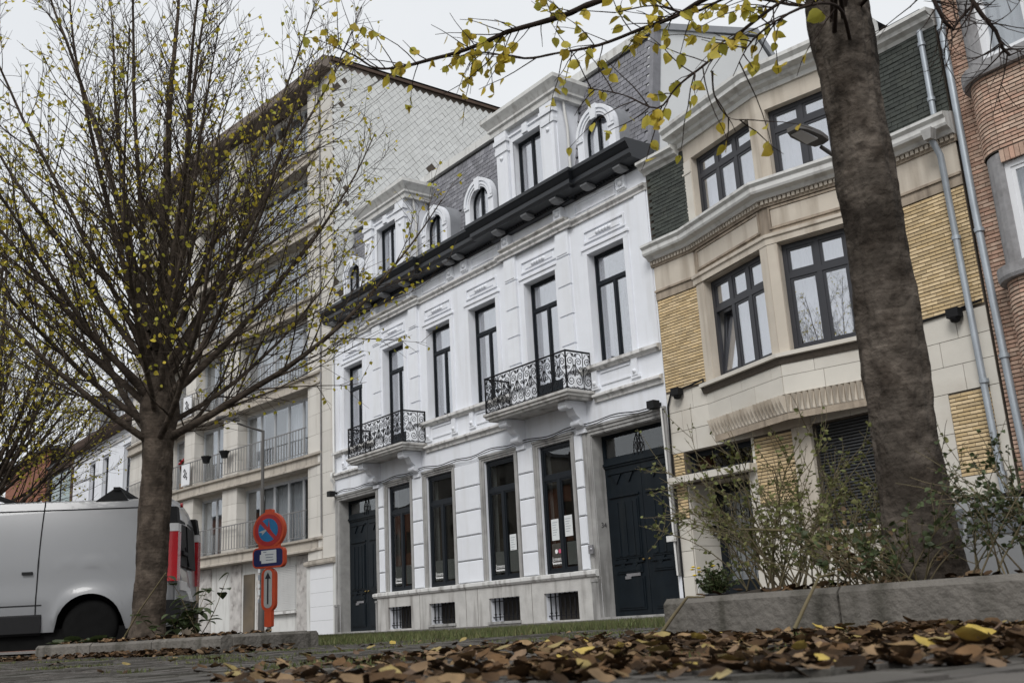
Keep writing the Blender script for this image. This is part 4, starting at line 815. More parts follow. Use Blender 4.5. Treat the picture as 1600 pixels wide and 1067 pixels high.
for z0, z1 in ((4.58, 4.78), (7.74, 7.94)):
    mb = MB(); mb.sweep([(-0.3, z0), (0.10, z0), (0.12, z0 + 0.05), (0.12, z1), (-0.3, z1)], path); mb.poly([(x, y, z1 - 0.01) for x, y in path] + [(28, 0, z1 - 0.01)]); mb.build('bay_sill', 'concrete_grey', RH)
for z0, z1 in ((4.78, 6.50), (7.94, 9.95)):
    mb = MB(); mb.sweep([(-0.3, z0), (-0.02, z0), (-0.02, z1), (-0.3, z1)], path[:7] + [(22.02, -0.55)]); mb.build('bay_jamb', 'concrete_grey', RH)
    bf = Fr((22.0, -0.5), (28.0, -0.5)); z1w = min(z1, 6.32) if z0 < 6 else z1
    mb = MB(); mb.box(22.02, 28, -0.5, -0.3, z1w, z1); mb.build('lintel', 'concrete_grey', RH)
    for k in range(3): window(RH, bf, 0.02 + k * 1.6, 1.6 + k * 1.6, z0, z1w, 0.0, [(z1w, 2)], fmat='pvc_white', fw=0.09, sash=0.06, gmat='glass', back='interior_light', curtain=[(0, 1, 'curtain')], deep=0.4)
pipe(RH, [(21.28, -0.10, 10.6), (21.28, -0.10, 6.0), (21.33, -0.10, 3.0), (21.4, -0.10, 0.2)], 0.06, clips=[(21.28, -0.1, 9.1), (21.29, -0.1, 5.6), (21.32, -0.1, 3.6)])
mb = MB(); mb.box(21.16, 28, -0.02, 0.012, 0.15, 1.6); mb.build('base_course', 'concrete_grey', RH)
# ------------------------------------------------------------------ apartment block on the left of the white house
AH = thing('apartment_block', 'tall beige apartment block with curved railed balconies and tile-hung side wall', 'building', (-8, 0, 0.15))
def ya(x):                          # plan line of the balcony fronts
    t = max(0.0, min(1.0, (-0.9 - x) / 11.0)); return -1.18 * (t * t * (3 - 2 * t) * 0.55 + t * 0.45)
XS = [-17.0 + k * 0.46 for k in range(36)]; XS = [x for x in XS if x < -0.9] + [-0.88]
pth = [(x, ya(x)) for x in XS]
FL = [3.11, 5.79, 8.44, 11.11, 13.78, 16.45]; EAVE = 19.0
# right hand pier and body
mb = MB(); mb.box(-1.9, -0.02, 0.03, 0.6, 0.14, 19.0); mb.build('wall', 'mortar_dark', AH)
rr = random.Random(11); z = 2.42; row = 0
while z < 19.0:
    z1 = min(z + 0.66, 19.0)
    for a, b in (((-1.9, -0.92), (-0.90, -0.02)) if row % 2 else ((-1.9, -1.25), (-1.25, -0.92), (-0.90, -0.02))):
        q = MB(); q.box(a + 0.004, b - 0.004, 0.012 + rr.uniform(0, 0.004), 0.04, z + 0.004, z1 - 0.004); q.build('stone_panel', 'apt_stone', AH)
    z = z1; row += 1
WIN = [(-6.55, -1.92), (-9.75, -7.55), (-12.2, -10.6), (-15.0, -13.3)]; PIER = [(-7.55, -6.55), (-10.6, -9.75), (-13.3, -12.2), (-17.0, -15.0)]
tops = FL + [EAVE]
for i, z in enumerate(FL):
    zt = tops[i + 1] - 0.55 if i < len(FL) - 1 else EAVE - 0.35
    # slab with its double fascia
    mb = MB(); mb.sweep([(-1.5, z - 0.42), (-0.02, z - 0.42), (0.02, z - 0.40), (0.02, z - 0.34), (-0.03, z - 0.32), (-0.03, z - 0.10), (0.05, z - 0.07), (0.06, z), (-1.5, z)], pth); slab = mb.build('balcony_slab', 'apt_band', AH)
    for j, (a, b) in enumerate(WIN):
        fa = Fr((a, ya(a) + 0.50), (b, ya(b) + 0.50)); L = fa.L; nc = 5 if j == 0 else 2
        if i < 4 or j < 2:
            window(AH, fa, 0, L, z + 0.0, zt, 0.0, [(zt, nc)], fmat='alu', fw=0.05, sash=0.035, gmat='glass', back='interior_light' if (i + j) % 3 else 'interior_dark', curtain=[(0, 0.2, 'curtain'), (0.5, 0.95, 'curtain')] if (i + j) % 2 else [(0.2, 0.75, 'curtain')], deep=0.5)
        mb = MB(); mb.fbox(fa, -0.3, L + 0.3, -0.02, 0.2, zt + 0.003, zt + 0.2); mb.build('lintel', 'apt_stone', AH)
    for j, (a, b) in enumerate(PIER):
        fa = Fr((a, ya(a) + 0.14), (b, ya(b) + 0.14)); L = fa.L; h = (zt + 0.12 - z) / 4
        for k in range(4):
            q = MB(); q.fbox(fa, 0.0, L, 0.0 + 0.002 * (k % 2), 0.75, z + k * h + 0.004, z + (k + 1) * h - 0.004); q.build('stone_panel', 'apt_stone', AH)
# railings
tot = 0; bm_ = MB(); bm_.box(-0.018, 0.018, -0.006, 0.006, 0, 0.80); bar = meshof(bm_, 'baluster', 'grey_rail'); mass = MB()
for i, z in enumerate(FL):
    rp_ = [(x, ya(x) - 0.01) for x in XS if x < -1.85] + [(-1.86, ya(-1.86) - 0.01)]
    mb = MB(); mb.tube([(x, y, z + 0.92) for x, y in rp_], 0.022, 4, True, False); mb.tube([(x, y, z + 0.10) for x, y in rp_], 0.014, 4, True, False); rl = mb.build('railing', 'grey_rail', AH)
    x = -1.95; k = 0
    while x > -16.5:
        if not (-10.5 < x < -9.75):
            if i < 3 and tot < 225: inst('baluster', bar, rl, (x, ya(x) - 0.01, z + 0.11)); tot += 1
            else: mass.box(x - 0.018, x + 0.018, ya(x) - 0.016, ya(x) - 0.004, z + 0.11, z + 0.91)
        x -= 0.185; k += 1
    fa = Fr((-10.45, ya(-10.45) - 0.02), (-9.78, ya(-9.78) - 0.02)); q = MB(); q.fbox(fa, 0, fa.L, 0.0, 0.03, z + 0.08, z + 0.90); pnl = q.build('rail_panel', 'pvc_white', rl)
    q = MB(); cx = fa.L * 0.5
    def fp(s, zz): return fa.p(s, -0.012, zz)
    q.tube([fp(cx - 0.12, z + 0.62), fp(cx - 0.06, z + 0.72), fp(cx + 0.02, z + 0.66), fp(cx - 0.02, z + 0.52), fp(cx - 0.14, z + 0.46), fp(cx - 0.05, z + 0.40), fp(cx + 0.08, z + 0.44)], 0.016, 5)
    q.tube([fp(cx + 0.12, z + 0.58), fp(cx + 0.06, z + 0.44), fp(cx + 0.16, z + 0.40), fp(cx + 0.12, z + 0.30)], 0.016, 5); q.build('emblem', 'ink', rl)
mass.build('baluster_rows', 'grey_rail', AH, 'stuff')
# ground floor: garage door, rendered wall, marble piers
gpath = lambda a, b: Fr((a, ya(a) + 0.42), (b, ya(b) + 0.42))
mb = MB()
for k in range(30):
    a = -15.9 + k * 0.5
    if a > -1.95: break
    mb.fbox(gpath(a, a + 0.5), 0, gpath(a, a + 0.5).L, 0.0, 0.1, 0.14, 2.7)
mb.build('ground_floor_wall', 'white_cornice', AH)
q = MB(); q.box(-1.9, -0.02, 0.05, 0.15, 0.14, 0.16); q.box(-1.97, -1.75, 0.0, 0.03, 0.14, 2.25); q.box(-0.20, -0.02, 0.0, 0.035, 0.14, 2.25); q.build('garage_jamb', 'white_cornice', AH)
q = MB()
for k in range(5): q.box(-1.75, -0.2, 0.012, 0.028, 0.16 + k * 0.418, 0.16 + (k + 1) * 0.418 - 0.006)
q.build('garage_door', 'pvc_white', AH)
mb = MB(); mb.sweep([(-0.05, 2.25), (0.10, 2.25), (0.12, 2.30), (0.12, 2.38), (-0.05, 2.42)], [(-2.0, 0.02), (-0.01, 0.02)]); mb.build('ledge', 'apt_band', AH)
mb = MB()
for a, b in ((-3.1, -2.2), (-5.6, -4.9), (-7.3, -6.6), (-9.5, -8.7)):
    fa = gpath(a, b); q = MB(); q.fbox(fa, 0, fa.L, -0.05, 0.01, 0.15, 2.66); q.build('marble_panel', 'marble', AH)
for a, b, m2 in ((-4.9, -3.1, 'shutter_light'),):
    fa = gpath(a, b)
    for k in range(26): q = MB(); q.fbox(fa, 0.1, fa.L - 0.1, -0.03, -0.005, 1.0 + k * 0.055, 1.045 + k * 0.055); q.build('shutter_slat', m2, AH)
    q = MB(); q.fbox(fa, 0.0, fa.L, -0.14, 0.01, 0.88, 0.96); q.build('sill', 'dirty_white', AH)
for a, b in ((-6.5, -5.7), (-11.0, -9.6)):
    fa = gpath(a, b); q = MB(); q.fbox(fa, 0.05, fa.L - 0.05, -0.04, -0.005, 0.16, 2.3); q.build('door', 'interior_brown', AH)
# drain pipe, eaves, side wall
pipe(AH, [(-0.90, -0.02, 19.0), (-0.90, -0.02, 3.2)], 0.028, 'grey_rail')
mb = MB(); mb.sweep([(-1.5, 18.95), (0.30, 18.95), (0.34, 19.0), (0.34, 19.32), (0.30, 19.38), (-1.5, 19.45)], pth[:-1] + [(-0.02, -0.02)]); mb.build('eave', 'apt_eave', AH)
mb = MB(); mb.box(-0.6, -0.03, 0.05, 13, 8.0, 19.25); mb.build('side_wall', 'mortar_dark', AH)
it = []; sd2 = 0.19; hd = sd2 * math.sqrt(0.5); c45 = math.sqrt(0.5)
rotd = Matrix(((0.0, -1.0, 0.0), (c45, 0.0, -c45), (c45, 0.0, c45)))
rr = random.Random(3); row = 0; z = 9.6
while z < 19.1:
    y = 0.1 + (hd if row % 2 else 0)
    while y < 8.4:
        if not (abs(y - 4.0) < 0.2 and abs(z - 16.1) < 0.16):
            it.append(('t', (-0.02 + rr.uniform(-0.007, 0.007), y + rr.uniform(-0.003, 0.003), z + rr.uniform(-0.003, 0.003)), rotd, (sd2 - 0.009, 0.012, sd2 - 0.009)))
        y += 2 * hd
    z += hd; row += 1
pieces(AH, 'wall_tile', 'tile_pale', it, 300, 'wall_tiling')
mb = MB(); mb.box(-0.35, 0.06, -0.05, 13, 19.22, 19.32); mb.build('coping', 'brown_trim', AH)
mb = MB(); mb.poly([(-17, -1, 19.4), (0.05, -0.05, 19.4), (0.05, 13, 19.4), (-17, 13, 19.4)]); mb.build('flat_roof', 'roof_dark', AH)
for k, x in enumerate((-8.2, -6.9)):
    t = thing('flower_pot', ('dark round flower pot hooked on the balcony railing, left of a pair', 'dark round flower pot hooked on the balcony railing, right of a pair')[k], 'flower pot', (x, ya(x) - 0.16, 6.45), 'pots on the railing')
    q = MB(); q.lathe([(0.11, 0), (0.15, 0.16), (0.19, 0.22), (0.19, 0.25), (0.16, 0.25), (0.15, 0.2)], (x, ya(x) - 0.16, 6.45), 14); q.build('pot', 'plastic_black', t)
    q = MB()
    for j in range(16):
        a = rng.uniform(0, 6.28); l_ = rng.uniform(0.05, 0.16); q.tube([(x, ya(x) - 0.16, 6.66), (x + l_ * math.cos(a) * .6, ya(x) - 0.16 + l_ * math.sin(a) * .6, 6.72), (x + l_ * math.cos(a), ya(x) - 0.16 + l_ * math.sin(a), 6.70 + rng.uniform(0, .06))], 0.006, 3)
    q.build('dry_stems', 'stem', t)
t = thing('flowering_plant', 'red flowering pot plant on the curved balcony by the emblem panel', 'plant', (-10.8, ya(-10.8) + 0.2, 5.8))
q = MB(); q.lathe([(0.10, 0), (0.14, 0.25), (0.12, 0.25)], (-10.8, ya(-10.8) + 0.2, 5.8), 12); q.build('pot', 'cardboard', t)
q = MB(); q2 = MB()
for j in range(30):
    a = rng.uniform(0, 6.28); l_ = rng.uniform(0.05, 0.25); c = (-10.8 + l_ * math.cos(a), ya(-10.8) + 0.2 + l_ * math.sin(a), 6.6 + rng.uniform(0, 0.4)); q.tube([(-10.8, ya(-10.8) + 0.2, 6.02), c], 0.006, 3)
    (q2 if j % 3 else q).obox(c, (0.05, 0, 0.02), (0, 0.04, 0), (0, 0, 0.01))
q.build('stems', 'leaf_green', t); q2.build('blossom', 'flower_red', t)

# ------------------------------------------------------------------ houses farther along the street
FH = thing('far_house', 'white far house with dark eaves and mansard beyond the apartment block', 'house', (-23, 0, 0.15))
G = Fr((-28.6, -0.4), (-17.2, -0.4)); fw_ = [(3.1, 4.1), (5.3, 6.3), (8.6, 9.8)]
mb = MB(); mb.wall(G, 0, 11.3, 0.14, 9.9, [(a, b, z0, z0 + 2.3) for a, b in fw_ for z0 in (6.7, 2.0)], 0.25); mb.build('wall', 'white_paint', FH)
for a, b in fw_:
    for z0 in (6.7, 2.0): window(FH, G, a, b, z0, z0 + 2.3, 0.15, [(z0 + 1.5, 2), (z0 + 2.3, 1)], fmat='grey_frame', fw=0.07, gmat='glass', back='interior_dark', rec=0.25)
    mb = MB(); mb.fbox(G, a - 0.2, b + 0.2, -0.08, 0.01, 9.1, 9.3); mb.fbox(G, a - 0.15, a, -0.04, 0.01, 6.6, 9.1); mb.fbox(G, b, b + 0.15, -0.04, 0.01, 6.6, 9.1); mb.build('window_surround', 'white_block', FH)
mb = MB(); mb.sweep([(0, 9.4), (0.06, 9.4), (0.08, 9.5), (0, 9.52)], [(-28.6, -0.4), (-17.3, -0.4)]); mb.build('moulding', 'dirty_white', FH)
mb = MB(); mb.sweep([(-0.1, 9.9), (0.4, 9.95), (0.45, 10.02), (0.5, 10.2), (0.5, 10.3), (-0.1, 10.35)], [(-28.7, -0.4), (-17.2, -0.4)]); mb.build('cornice', 'brown_trim', FH)
mb = MB(); mb.extrude([(-28.4, -0.2, 10.3), (-28.4, 0.6, 12.4), (-28.4, 6, 12.6), (-28.4, 6, 10)], (11.2, 0, 0)); mb.build('roof', 'roof_dark', FH)
for x in (-24.6, -20.4):
    fd_ = Fr((x - 0.8, -0.5), (x + 0.8, -0.5)); mb = MB(); mb.wall(fd_, 0, 1.6, 10.3, 12.1, [(0.3, 1.3, 10.5, 11.8)], 0.2); mb.box(x - 0.9, x + 0.9, -0.6, 0.8, 12.1, 12.25); mb.box(x - 0.8, x - 0.7, -0.3, 0.8, 10.3, 12.1); mb.box(x + 0.7, x + 0.8, -0.3, 0.8, 10.3, 12.1); mb.build('dormer', 'zinc', FH)
    window(FH, fd_, 0.3, 1.3, 10.5, 11.8, 0.1, [(11.8, 2)], fmat='pvc_white', name='dormer_window', gmat='glass', back='interior_light', rec=0.2)
GH = thing('glass_house', 'narrow house with green tinted glass bay at far left', 'house', (-31.5, 0, 0.15))
G = Fr((-34.2, -0.4), (-28.65, -0.4))
mb = MB(); mb.wall(G, 0, 5.5, 0.14, 10.0, [(0.5, 5.0, 6.8, 9.6), (0.5, 5.0, 3.4, 6.2)], 0.2); mb.build('wall', 'brown_trim', GH)
for z0 in (6.8, 3.4): window(GH, G, 0.5, 5.0, z0, z0 + 2.8, 0.05, [(z0 + 2.8, 2)], fmat='black_frame', fw=0.1, gmat='glass_green', back='interior_light', rec=0.2, curtain=[(0.45, 0.98, 'curtain')])
mb = MB(); mb.fbox(G, -0.1, 5.6, -0.1, 6, 10.0, 10.15); mb.build('flat_roof', 'roof_dark', GH)
BH = thing('far_brick_house', 'far red brick house with white windows at the left edge above the van', 'house', (-39, 0, 0.15))
G = Fr((-45, -0.4), (-34.4, -0.4)); hs = [(1.0 + k * 1.9, 2.2 + k * 1.9, z0, z0 + 1.7) for k in range(5) for z0 in (7.0, 3.6)]
mb = MB(); mb.wall(G, 0, 10.5, 0.14, 11.3, hs, 0.2); mb.build('wall', 'far_brick', BH)
for a, b, z0, z1 in hs: window(BH, G, a, b, z0, z1, 0.1, [(z1, 2)], fmat='pvc_white', fw=0.1, gmat='glass', back='interior_light', rec=0.2)
mb = MB(); mb.fbox(G, -0.1, 10.6, -0.2, 6, 11.3, 11.5); mb.build('flat_roof', 'roof_dark', BH)
# ------------------------------------------------------------------ brick paving in the parking strip
GZ = 0.06
mb = MB(); mb.poly([(2, -14.9, 0.045), (44, -14.9, 0.045), (44, -7.14, 0.06), (2, -7.14, 0.06)]); bay = mb.build('parking_strip', 'soil'); bay['kind'] = 'structure'
def gz(x, y): return 0.06 + 0.035 * max(0.0, min(1.0, (y + 11.5) / 4.5)) + 0.008 * math.sin(x * 0.9 + y * 0.7) + 0.005 * math.sin(x * 2.3 - y * 1.9)
it = []; rr = random.Random(21); pw, pl = 0.105, 0.21
I3 = Matrix.Identity(3)
for i in range(int((28.3 - 13.0) / pw)):
    x = 13.0 + i * pw
    y = -14.2 + (pl / 2 if i % 2 else 0)
    while y < -8.2:
        d = Vector((x, y, 0)) - Vector((CAMP.x, CAMP.y, 0)); dep = d.dot(f0); lat = d.dot(r0)
        if 0.9 < dep < 13 and abs(lat) < dep * 0.7 + 0.8 and not (x > 25.0 and -11.3 < y < -10.2):
            z = gz(x, y); rx, ry = rr.uniform(-0.03, 0.03), rr.uniform(-0.025, 0.025)
            rm = Matrix.Rotation(rx, 3, 'X') @ Matrix.Rotation(ry, 3, 'Y') @ Matrix.Rotation(rr.uniform(-0.02, 0.02), 3, 'Z')
            it.append(('p', (x, y, z - 0.03 + rr.uniform(-0.006, 0.006)), rm, (pw - 0.012, pl - 0.012, 0.06)))
        y += pl
pieces(bay, 'paver', 'paver', it, 300, 'paving')

# ------------------------------------------------------------------ planters with their concrete edging
def planter(corner, ang, L, W, h, label, nm='planter'):
    u = Vector((math.cos(ang), math.sin(ang), 0)); v = Vector((-u.y, u.x, 0)); c = Vector(corner)
    t = thing(nm, label, 'planter', tuple(c + u * L / 2 + v * W / 2)); rr = random.Random(int(L * 10)); th = 0.12
    def unit(p, a, b, ln):
        q = MB(); e = 0.025; hh = h + rr.uniform(-0.008, 0.008); z0 = 0.02; z1 = GZ + hh
        # chamfered kerb unit
        prof = [(0, z0), (th, z0), (th, z1 - e), (th - e, z1), (e, z1), (0, z1 - e)]
        A = [p + a * 0.006 + b * o + Vector((0, 0, z)) for o, z in prof]; q.extrude(A, a * (ln - 0.012)); o = q.build('kerb_unit', 'concrete', t)
    n = max(1, round(L / 1.0))
    for k in range(n): unit(Vector((c.x, c.y, 0)) + u * (L / n * k), u, v, L / n); unit(Vector((c.x, c.y, 0)) + u * (L / n * k) + v * (W - th), u, v, L / n)
    m_ = max(1, round((W - 2 * th) / 1.0))
    for k in range(m_):
        for s in (0.0, L - th): unit(Vector((c.x, c.y, 0)) + u * (s + th) + v * (th + (W - 2 * th) / m_ * k), v, -u, (W - 2 * th) / m_)
    q = MB(); n2 = 16
    def sp(i, j):
        p = Vector((c.x, c.y, 0)) + u * (th + (L - 2 * th) * i / n2) + v * (th + (W - 2 * th) * j / 6); return (p.x, p.y, GZ + h - 0.05 + 0.05 * math.sin(i * 0.9 + j) * (0 < j < 6) + rr.uniform(0, 0.03))
    G_ = [[sp(i, j) for j in range(7)] for i in range(n2 + 1)]
    for i in range(n2):
        for j in range(6): q.poly([G_[i][j], G_[i + 1][j], G_[i + 1][j + 1], G_[i][j + 1]])
    q.build('soil', 'soil', t); return t
planter((25.05, -11.34, 0.05), 0.0, 5.0, 1.15, 0.185, 'long concrete edged planter round the near right trunk', 'planter')
aL = math.atan2(0.2593, 0.9658); planter((16.87, -12.26, 0.05), aL, 3.08, 1.1, 0.15, 'concrete edged planter round the left tree beside the van', 'planter')

# ------------------------------------------------------------------ van
VAN = thing('van', 'white panel van with roof bars parked nose left behind the left trunk', 'van', (0, 0, 0))
YV = math.atan2(r0.y, r0.x) + R(9.0)
ex = Vector((math.cos(YV), math.sin(YV), 0))    # van local +x points to its tail; local -y is the side we see
VREAR = Vector((15.45, -10.36, 0.07))
VAN.location = VREAR; VAN.rotation_euler = (0, 0, YV); ORG[VAN.name] = (0, 0, 0)
# local coordinates: x from 0 (tail) to -4.85 (nose), y 0 (near side) to 1.9 (far side), z from ground
def halfw(z):                       # inset of the side from the widest point
    if z < 0.55: return 0.03 * (0.55 - z) / 0.3
    if z < 1.0: return 0.0
    return 0.16 * ((z - 1.0) / 0.95) ** 1.8
RT = 1.90
AX = [(-0.98, 0.40), (-4.05, 0.40)]
def zb(x):
    z = 0.30
    for c, r in AX:
        d = abs(x - c)
        if d < r: z = max(z, 0.34 + math.sqrt(max(0, r * r - d * d)))
    return z
def ztop(x):
    if x > -0.15: return RT - 0.35 * ((x + 0.15) / 0.15) ** 2
    if x > -3.15: return RT
    if x > -4.1: return RT - 0.72 * ((-3.15 - x) / 0.95) ** 1.25
    return max(0.75, 1.18 - 0.30 * ((-4.1 - x) / 0.75) ** 1.3)
def nosein(x): return 0.35 * max(0, (-4.2 - x) / 0.65) ** 2 + 0.10 * max(0, (x + 0.12) / 0.12) ** 2
xs = sorted(set([0.0, -0.04, -0.08, -0.12] + [-0.15 - 0.05 * k for k in range(95)]), reverse=True); xs = [x for x in xs if x >= -4.85] 
mb = MB(); nz = 18
for side in (0, 1):
    g = []
    for x in xs:
        col = []
        for k in range(nz + 1):
            b0, t0 = zb(x), ztop(x); z = b0 + (t0 - b0) * k / nz; y = halfw(z) + nosein(x)
            for c, r in AX:            # flared arch lip
                dd = math.hypot(x - c, z - 0.34)
                if z > 0.3: y -= 0.035 * math.exp(-((dd - r - 0.02) / 0.07) ** 2)
            y -= 0.012 * math.exp(-((z - 1.13) / 0.02) ** 2)     # belt crease
            y -= 0.015 * math.exp(-((z - 0.70) / 0.10) ** 2)
            col.append((x, y if side == 0 else 1.9 - y, z))
        g.append(col)
    n0 = len(mb.v); mb.v += [p for c in g for p in c]
    for i in range(len(xs) - 1):
        for k in range(nz): mb.f.append((n0 + i * (nz + 1) + k, n0 + (i + 1) * (nz + 1) + k, n0 + (i + 1) * (nz + 1) + k + 1, n0 + i * (nz + 1) + k + 1)); mb.sm.append(True)
n0 = len(mb.v); ny = 8              # roof and bonnet
for x in xs:
    t0 = ztop(x); y0 = halfw(t0) + nosein(x)
    for k in range(ny + 1):
        u_ = k / ny; mb.v.append((x, y0 + (1.9 - 2 * y0) * u_, t0 + 0.07 * math.sin(math.pi * u_) ** 0.6 * (1 if x > -3.4 else 0.7)))
for i in range(len(xs) - 1):
    for k in range(ny): mb.f.append((n0 + i * (ny + 1) + k, n0 + (i + 1) * (ny + 1) + k, n0 + (i + 1) * (ny + 1) + k + 1, n0 + i * (ny + 1) + k + 1)); mb.sm.append(True)
body = mb.build('body', 'van_paint', VAN)
def vpart(name, mat, fn, parent=VAN): q = MB(); fn(q); return q.build(name, mat, parent)
# tail: doors with windows, lights, bumper
tail = lambda q: (q.extrude([(-0.02, 0.12, 0.45), (-0.02, 0.10, 1.05), (-0.06, 0.20, 1.60), (-0.10, 0.34, 1.80), (-0.10, 1.56, 1.80), (-0.06, 1.70, 1.60), (-0.02, 1.80, 1.05), (-0.02, 1.78, 0.45)], (0.05, 0, 0)))
rd = vpart('rear_door', 'van_paint', tail)
for y0, y1 in ((0.28, 0.90), (1.0, 1.62)):
    vpart('rear_window', 'plastic_black', lambda q: q.extrude([(0.02, y0, 1.06), (0.02, y1, 1.06), (-0.025, y1 - 0.02, 1.66), (-0.025, y0 + 0.05, 1.66)], (0.02, 0, 0)), rd)
vpart('number_plate', 'sticker_white', lambda q: q.box(0.03, 0.045, 0.35, 0.85, 0.75, 0.87), rd)
vpart('wiper', 'iron', lambda q: (q.tube([(0.05, 0.95, 1.08), (0.05, 0.6, 1.3)], 0.012, 5), q.box(0.03, 0.06, 0.42, 0.78, 1.2, 1.25)), rd)
for y0, y1 in ((-0.01, 0.17), (1.73, 1.91)):
    tl_ = vpart('tail_light', 'lens_red', lambda q: q.extrude([(-0.13, y0, 0.85), (0.05, y0 + 0.01, 0.85), (0.06, y1, 0.85), (-0.13, y1, 0.85)], (0, 0, 0.62)))
    vpart('reverse_lamp', 'lens_white', lambda q: q.extrude([(-0.12, y0 - 0.004, 1.47), (0.052, y0 + 0.004, 1.47), (0.062, y1 - 0.02, 1.47), (-0.12, y1 - 0.02, 1.47)], (0, 0, 0.10)), tl_)
    vpart('lamp_trim', 'plastic_black', lambda q: q.extrude([(-0.12, y0 - 0.0, 1.57), (0.04, y0 + 0.01, 1.57), (0.05, y1 - 0.02, 1.57), (-0.12, y1 - 0.02, 1.57)], (-0.03, 0.05 if y0 < 0.5 else -0.05, 0.22)), tl_)
vpart('rear_bumper', 'plastic_black', lambda q: q.extrude([(-0.25, -0.02, 0.36), (0.10, 0.04, 0.36), (0.08, 0.3, 0.36), (0.08, 1.6, 0.36), (0.05, 1.86, 0.36), (-0.25, 1.92, 0.36)], (0, 0, 0.26)))
vpart('brake_light', 'lens_red', lambda q: q.lathe([(0.03, 0), (0.03, 0.03)], (-0.02, 0.55, 1.86), 10, 'x'))
vpart('panel_seam', 'plastic_black', lambda q: q.tube([(-1.62, halfw(z) - 0.004 - 0.012 * math.exp(-((z - 1.13) / 0.02) ** 2) - 0.015 * math.exp(-((z - 0.70) / 0.10) ** 2), z) for z in [0.32 + 0.1 * k for k in range(17)]], 0.007, 5))
vpart('roof_seam', 'plastic_black', lambda q: q.tube([(-0.25 - 0.3 * k, halfw(1.80) - 0.004, 1.80) for k in range(11)], 0.008, 4))
vpart('fuel_flap', 'van_paint', lambda q: q.box(-2.35, -2.17, halfw(0.95) - 0.02, 0.02, 0.88, 1.04))
vpart('door_handle', 'plastic_black', lambda q: q.box(-1.80, -1.68, -0.03, 0.02, 1.0, 1.035))
vpart('side_moulding', 'plastic_black', lambda q: q.box(-3.5, -1.55, -0.012, 0.02, 0.62, 0.635))
vpart('lower_trim', 'plastic_black', lambda q: q.extrude([(-3.6, 0.02, 0.27), (-3.6, -0.012, 0.30), (-3.6, -0.012, 0.50), (-3.6, 0.02, 0.54)], (2.05, 0, 0)))
vpart('underbody_shade', 'rubber', lambda q: q.box(-4.6, -0.2, 0.08, 1.82, 0.10, 0.34))  # floor deepened towards the ground, its dark bulk standing in for shade underneath
for c, r in AX:
    for y in (0.06, 1.84):
        wh = vpart('wheel', 'rubber', lambda q: q.lathe([(0.20, -0.11), (0.30, -0.115), (0.335, -0.08), (0.335, 0.08), (0.30, 0.115), (0.20, 0.11)], (c, y + (0.09 if y < 1 else -0.09), 0.335), 28, 'y'))
        vpart('rim', 'plastic_black', lambda q: q.lathe([(0.02, -0.09), (0.12, -0.07), (0.20, -0.10), (0.20, 0.10), (0.12, 0.07), (0.02, 0.09)], (c, y + (0.09 if y < 1 else -0.09), 0.335), 20, 'y'), wh)
    vpart('wheel_arch', 'rubber', lambda q: q.box(c - 0.5, c + 0.5, 0.25, 1.65, 0.3, 0.85))
for x in (-0.75, -2.35):
    bar_ = vpart('roof_bar', 'plastic_black', lambda q: q.box(x - 0.04, x + 0.04, 0.1, 1.8, 2.03, 2.07))
    for y in (0.16, 1.74):
        vpart('bar_foot', 'plastic_black', lambda q: q.extrude([(x - 0.26, y - 0.03, 1.90), (x + 0.14, y - 0.03, 1.90), (x + 0.05, y - 0.03, 2.04), (x - 0.04, y - 0.03, 2.05)], (0, 0.07, 0)), bar_)
vpart('windscreen', 'plastic_black', lambda q: q.extrude([(-3.22, 0.30, 1.90), (-3.22, 1.6, 1.90), (-4.05, 1.72, 1.24), (-4.05, 0.18, 1.24)], (-0.02, 0, 0.03)))
for y in (0.03, 1.83): vpart('side_window', 'plastic_black', lambda q: q.extrude([(-2.75, y + 0.05, 1.15), (-3.9, y + 0.02, 1.15), (-3.35, y + 0.09, 1.68), (-2.75, y + 0.10, 1.70)], (0, 0.04, 0)))
for y in (0.25, 1.5): vpart('headlight', 'lens_white', lambda q: q.obox((-4.72, y + 0.05, 0.82), (0.06, 0, 0.03), (0, 0.16, 0), (-0.02, 0, 0.10)))
vpart('front_bumper', 'plastic_black', lambda q: q.extrude([(-4.6, 0.1, 0.3), (-4.9, 0.3, 0.3), (-4.95, 0.95, 0.3), (-4.9, 1.6, 0.3), (-4.6, 1.8, 0.3)], (0, 0, 0.32)))
vpart('wing_mirror', 'plastic_black', lambda q: q.box(-3.75, -3.62, -0.22, -0.02, 1.12, 1.36))

# ------------------------------------------------------------------ parked car beyond the right planter
CAR = thing('car', 'silver hatchback nose right by the red brick house, half hidden by planter weeds', 'car', (0, 0, 0))
CAR.location = (20.55, -2.6, 0.10); CAR.scale = (0.9, 0.9, 0.86); ORG[CAR.name] = (0, 0, 0)
def csec(x):                        # roof/bonnet line of the car, x from tail 0 to nose 3.95
    pts = [(0, 0.80), (0.12, 1.05), (0.35, 1.32), (0.8, 1.45), (1.6, 1.48), (2.05, 1.42), (2.5, 1.18), (2.85, 0.98), (3.4, 0.90), (3.8, 0.76), (3.95, 0.55)]
    for (a, b), (c, d) in zip(pts, pts[1:]):
        if a <= x <= c: return b + (d - b) * (x - a) / (c - a)
    return 0.55
xs = [k * 0.0658 for k in range(61)]; mb = MB()
def cw(z, x): return (0.0 if z < 0.9 else 0.22 * ((z - 0.9) / 0.58) ** 1.1) + 0.25 * max(0, (x - 3.4) / 0.55) ** 2 + 0.12 * max(0, (0.2 - x) / 0.2) ** 2
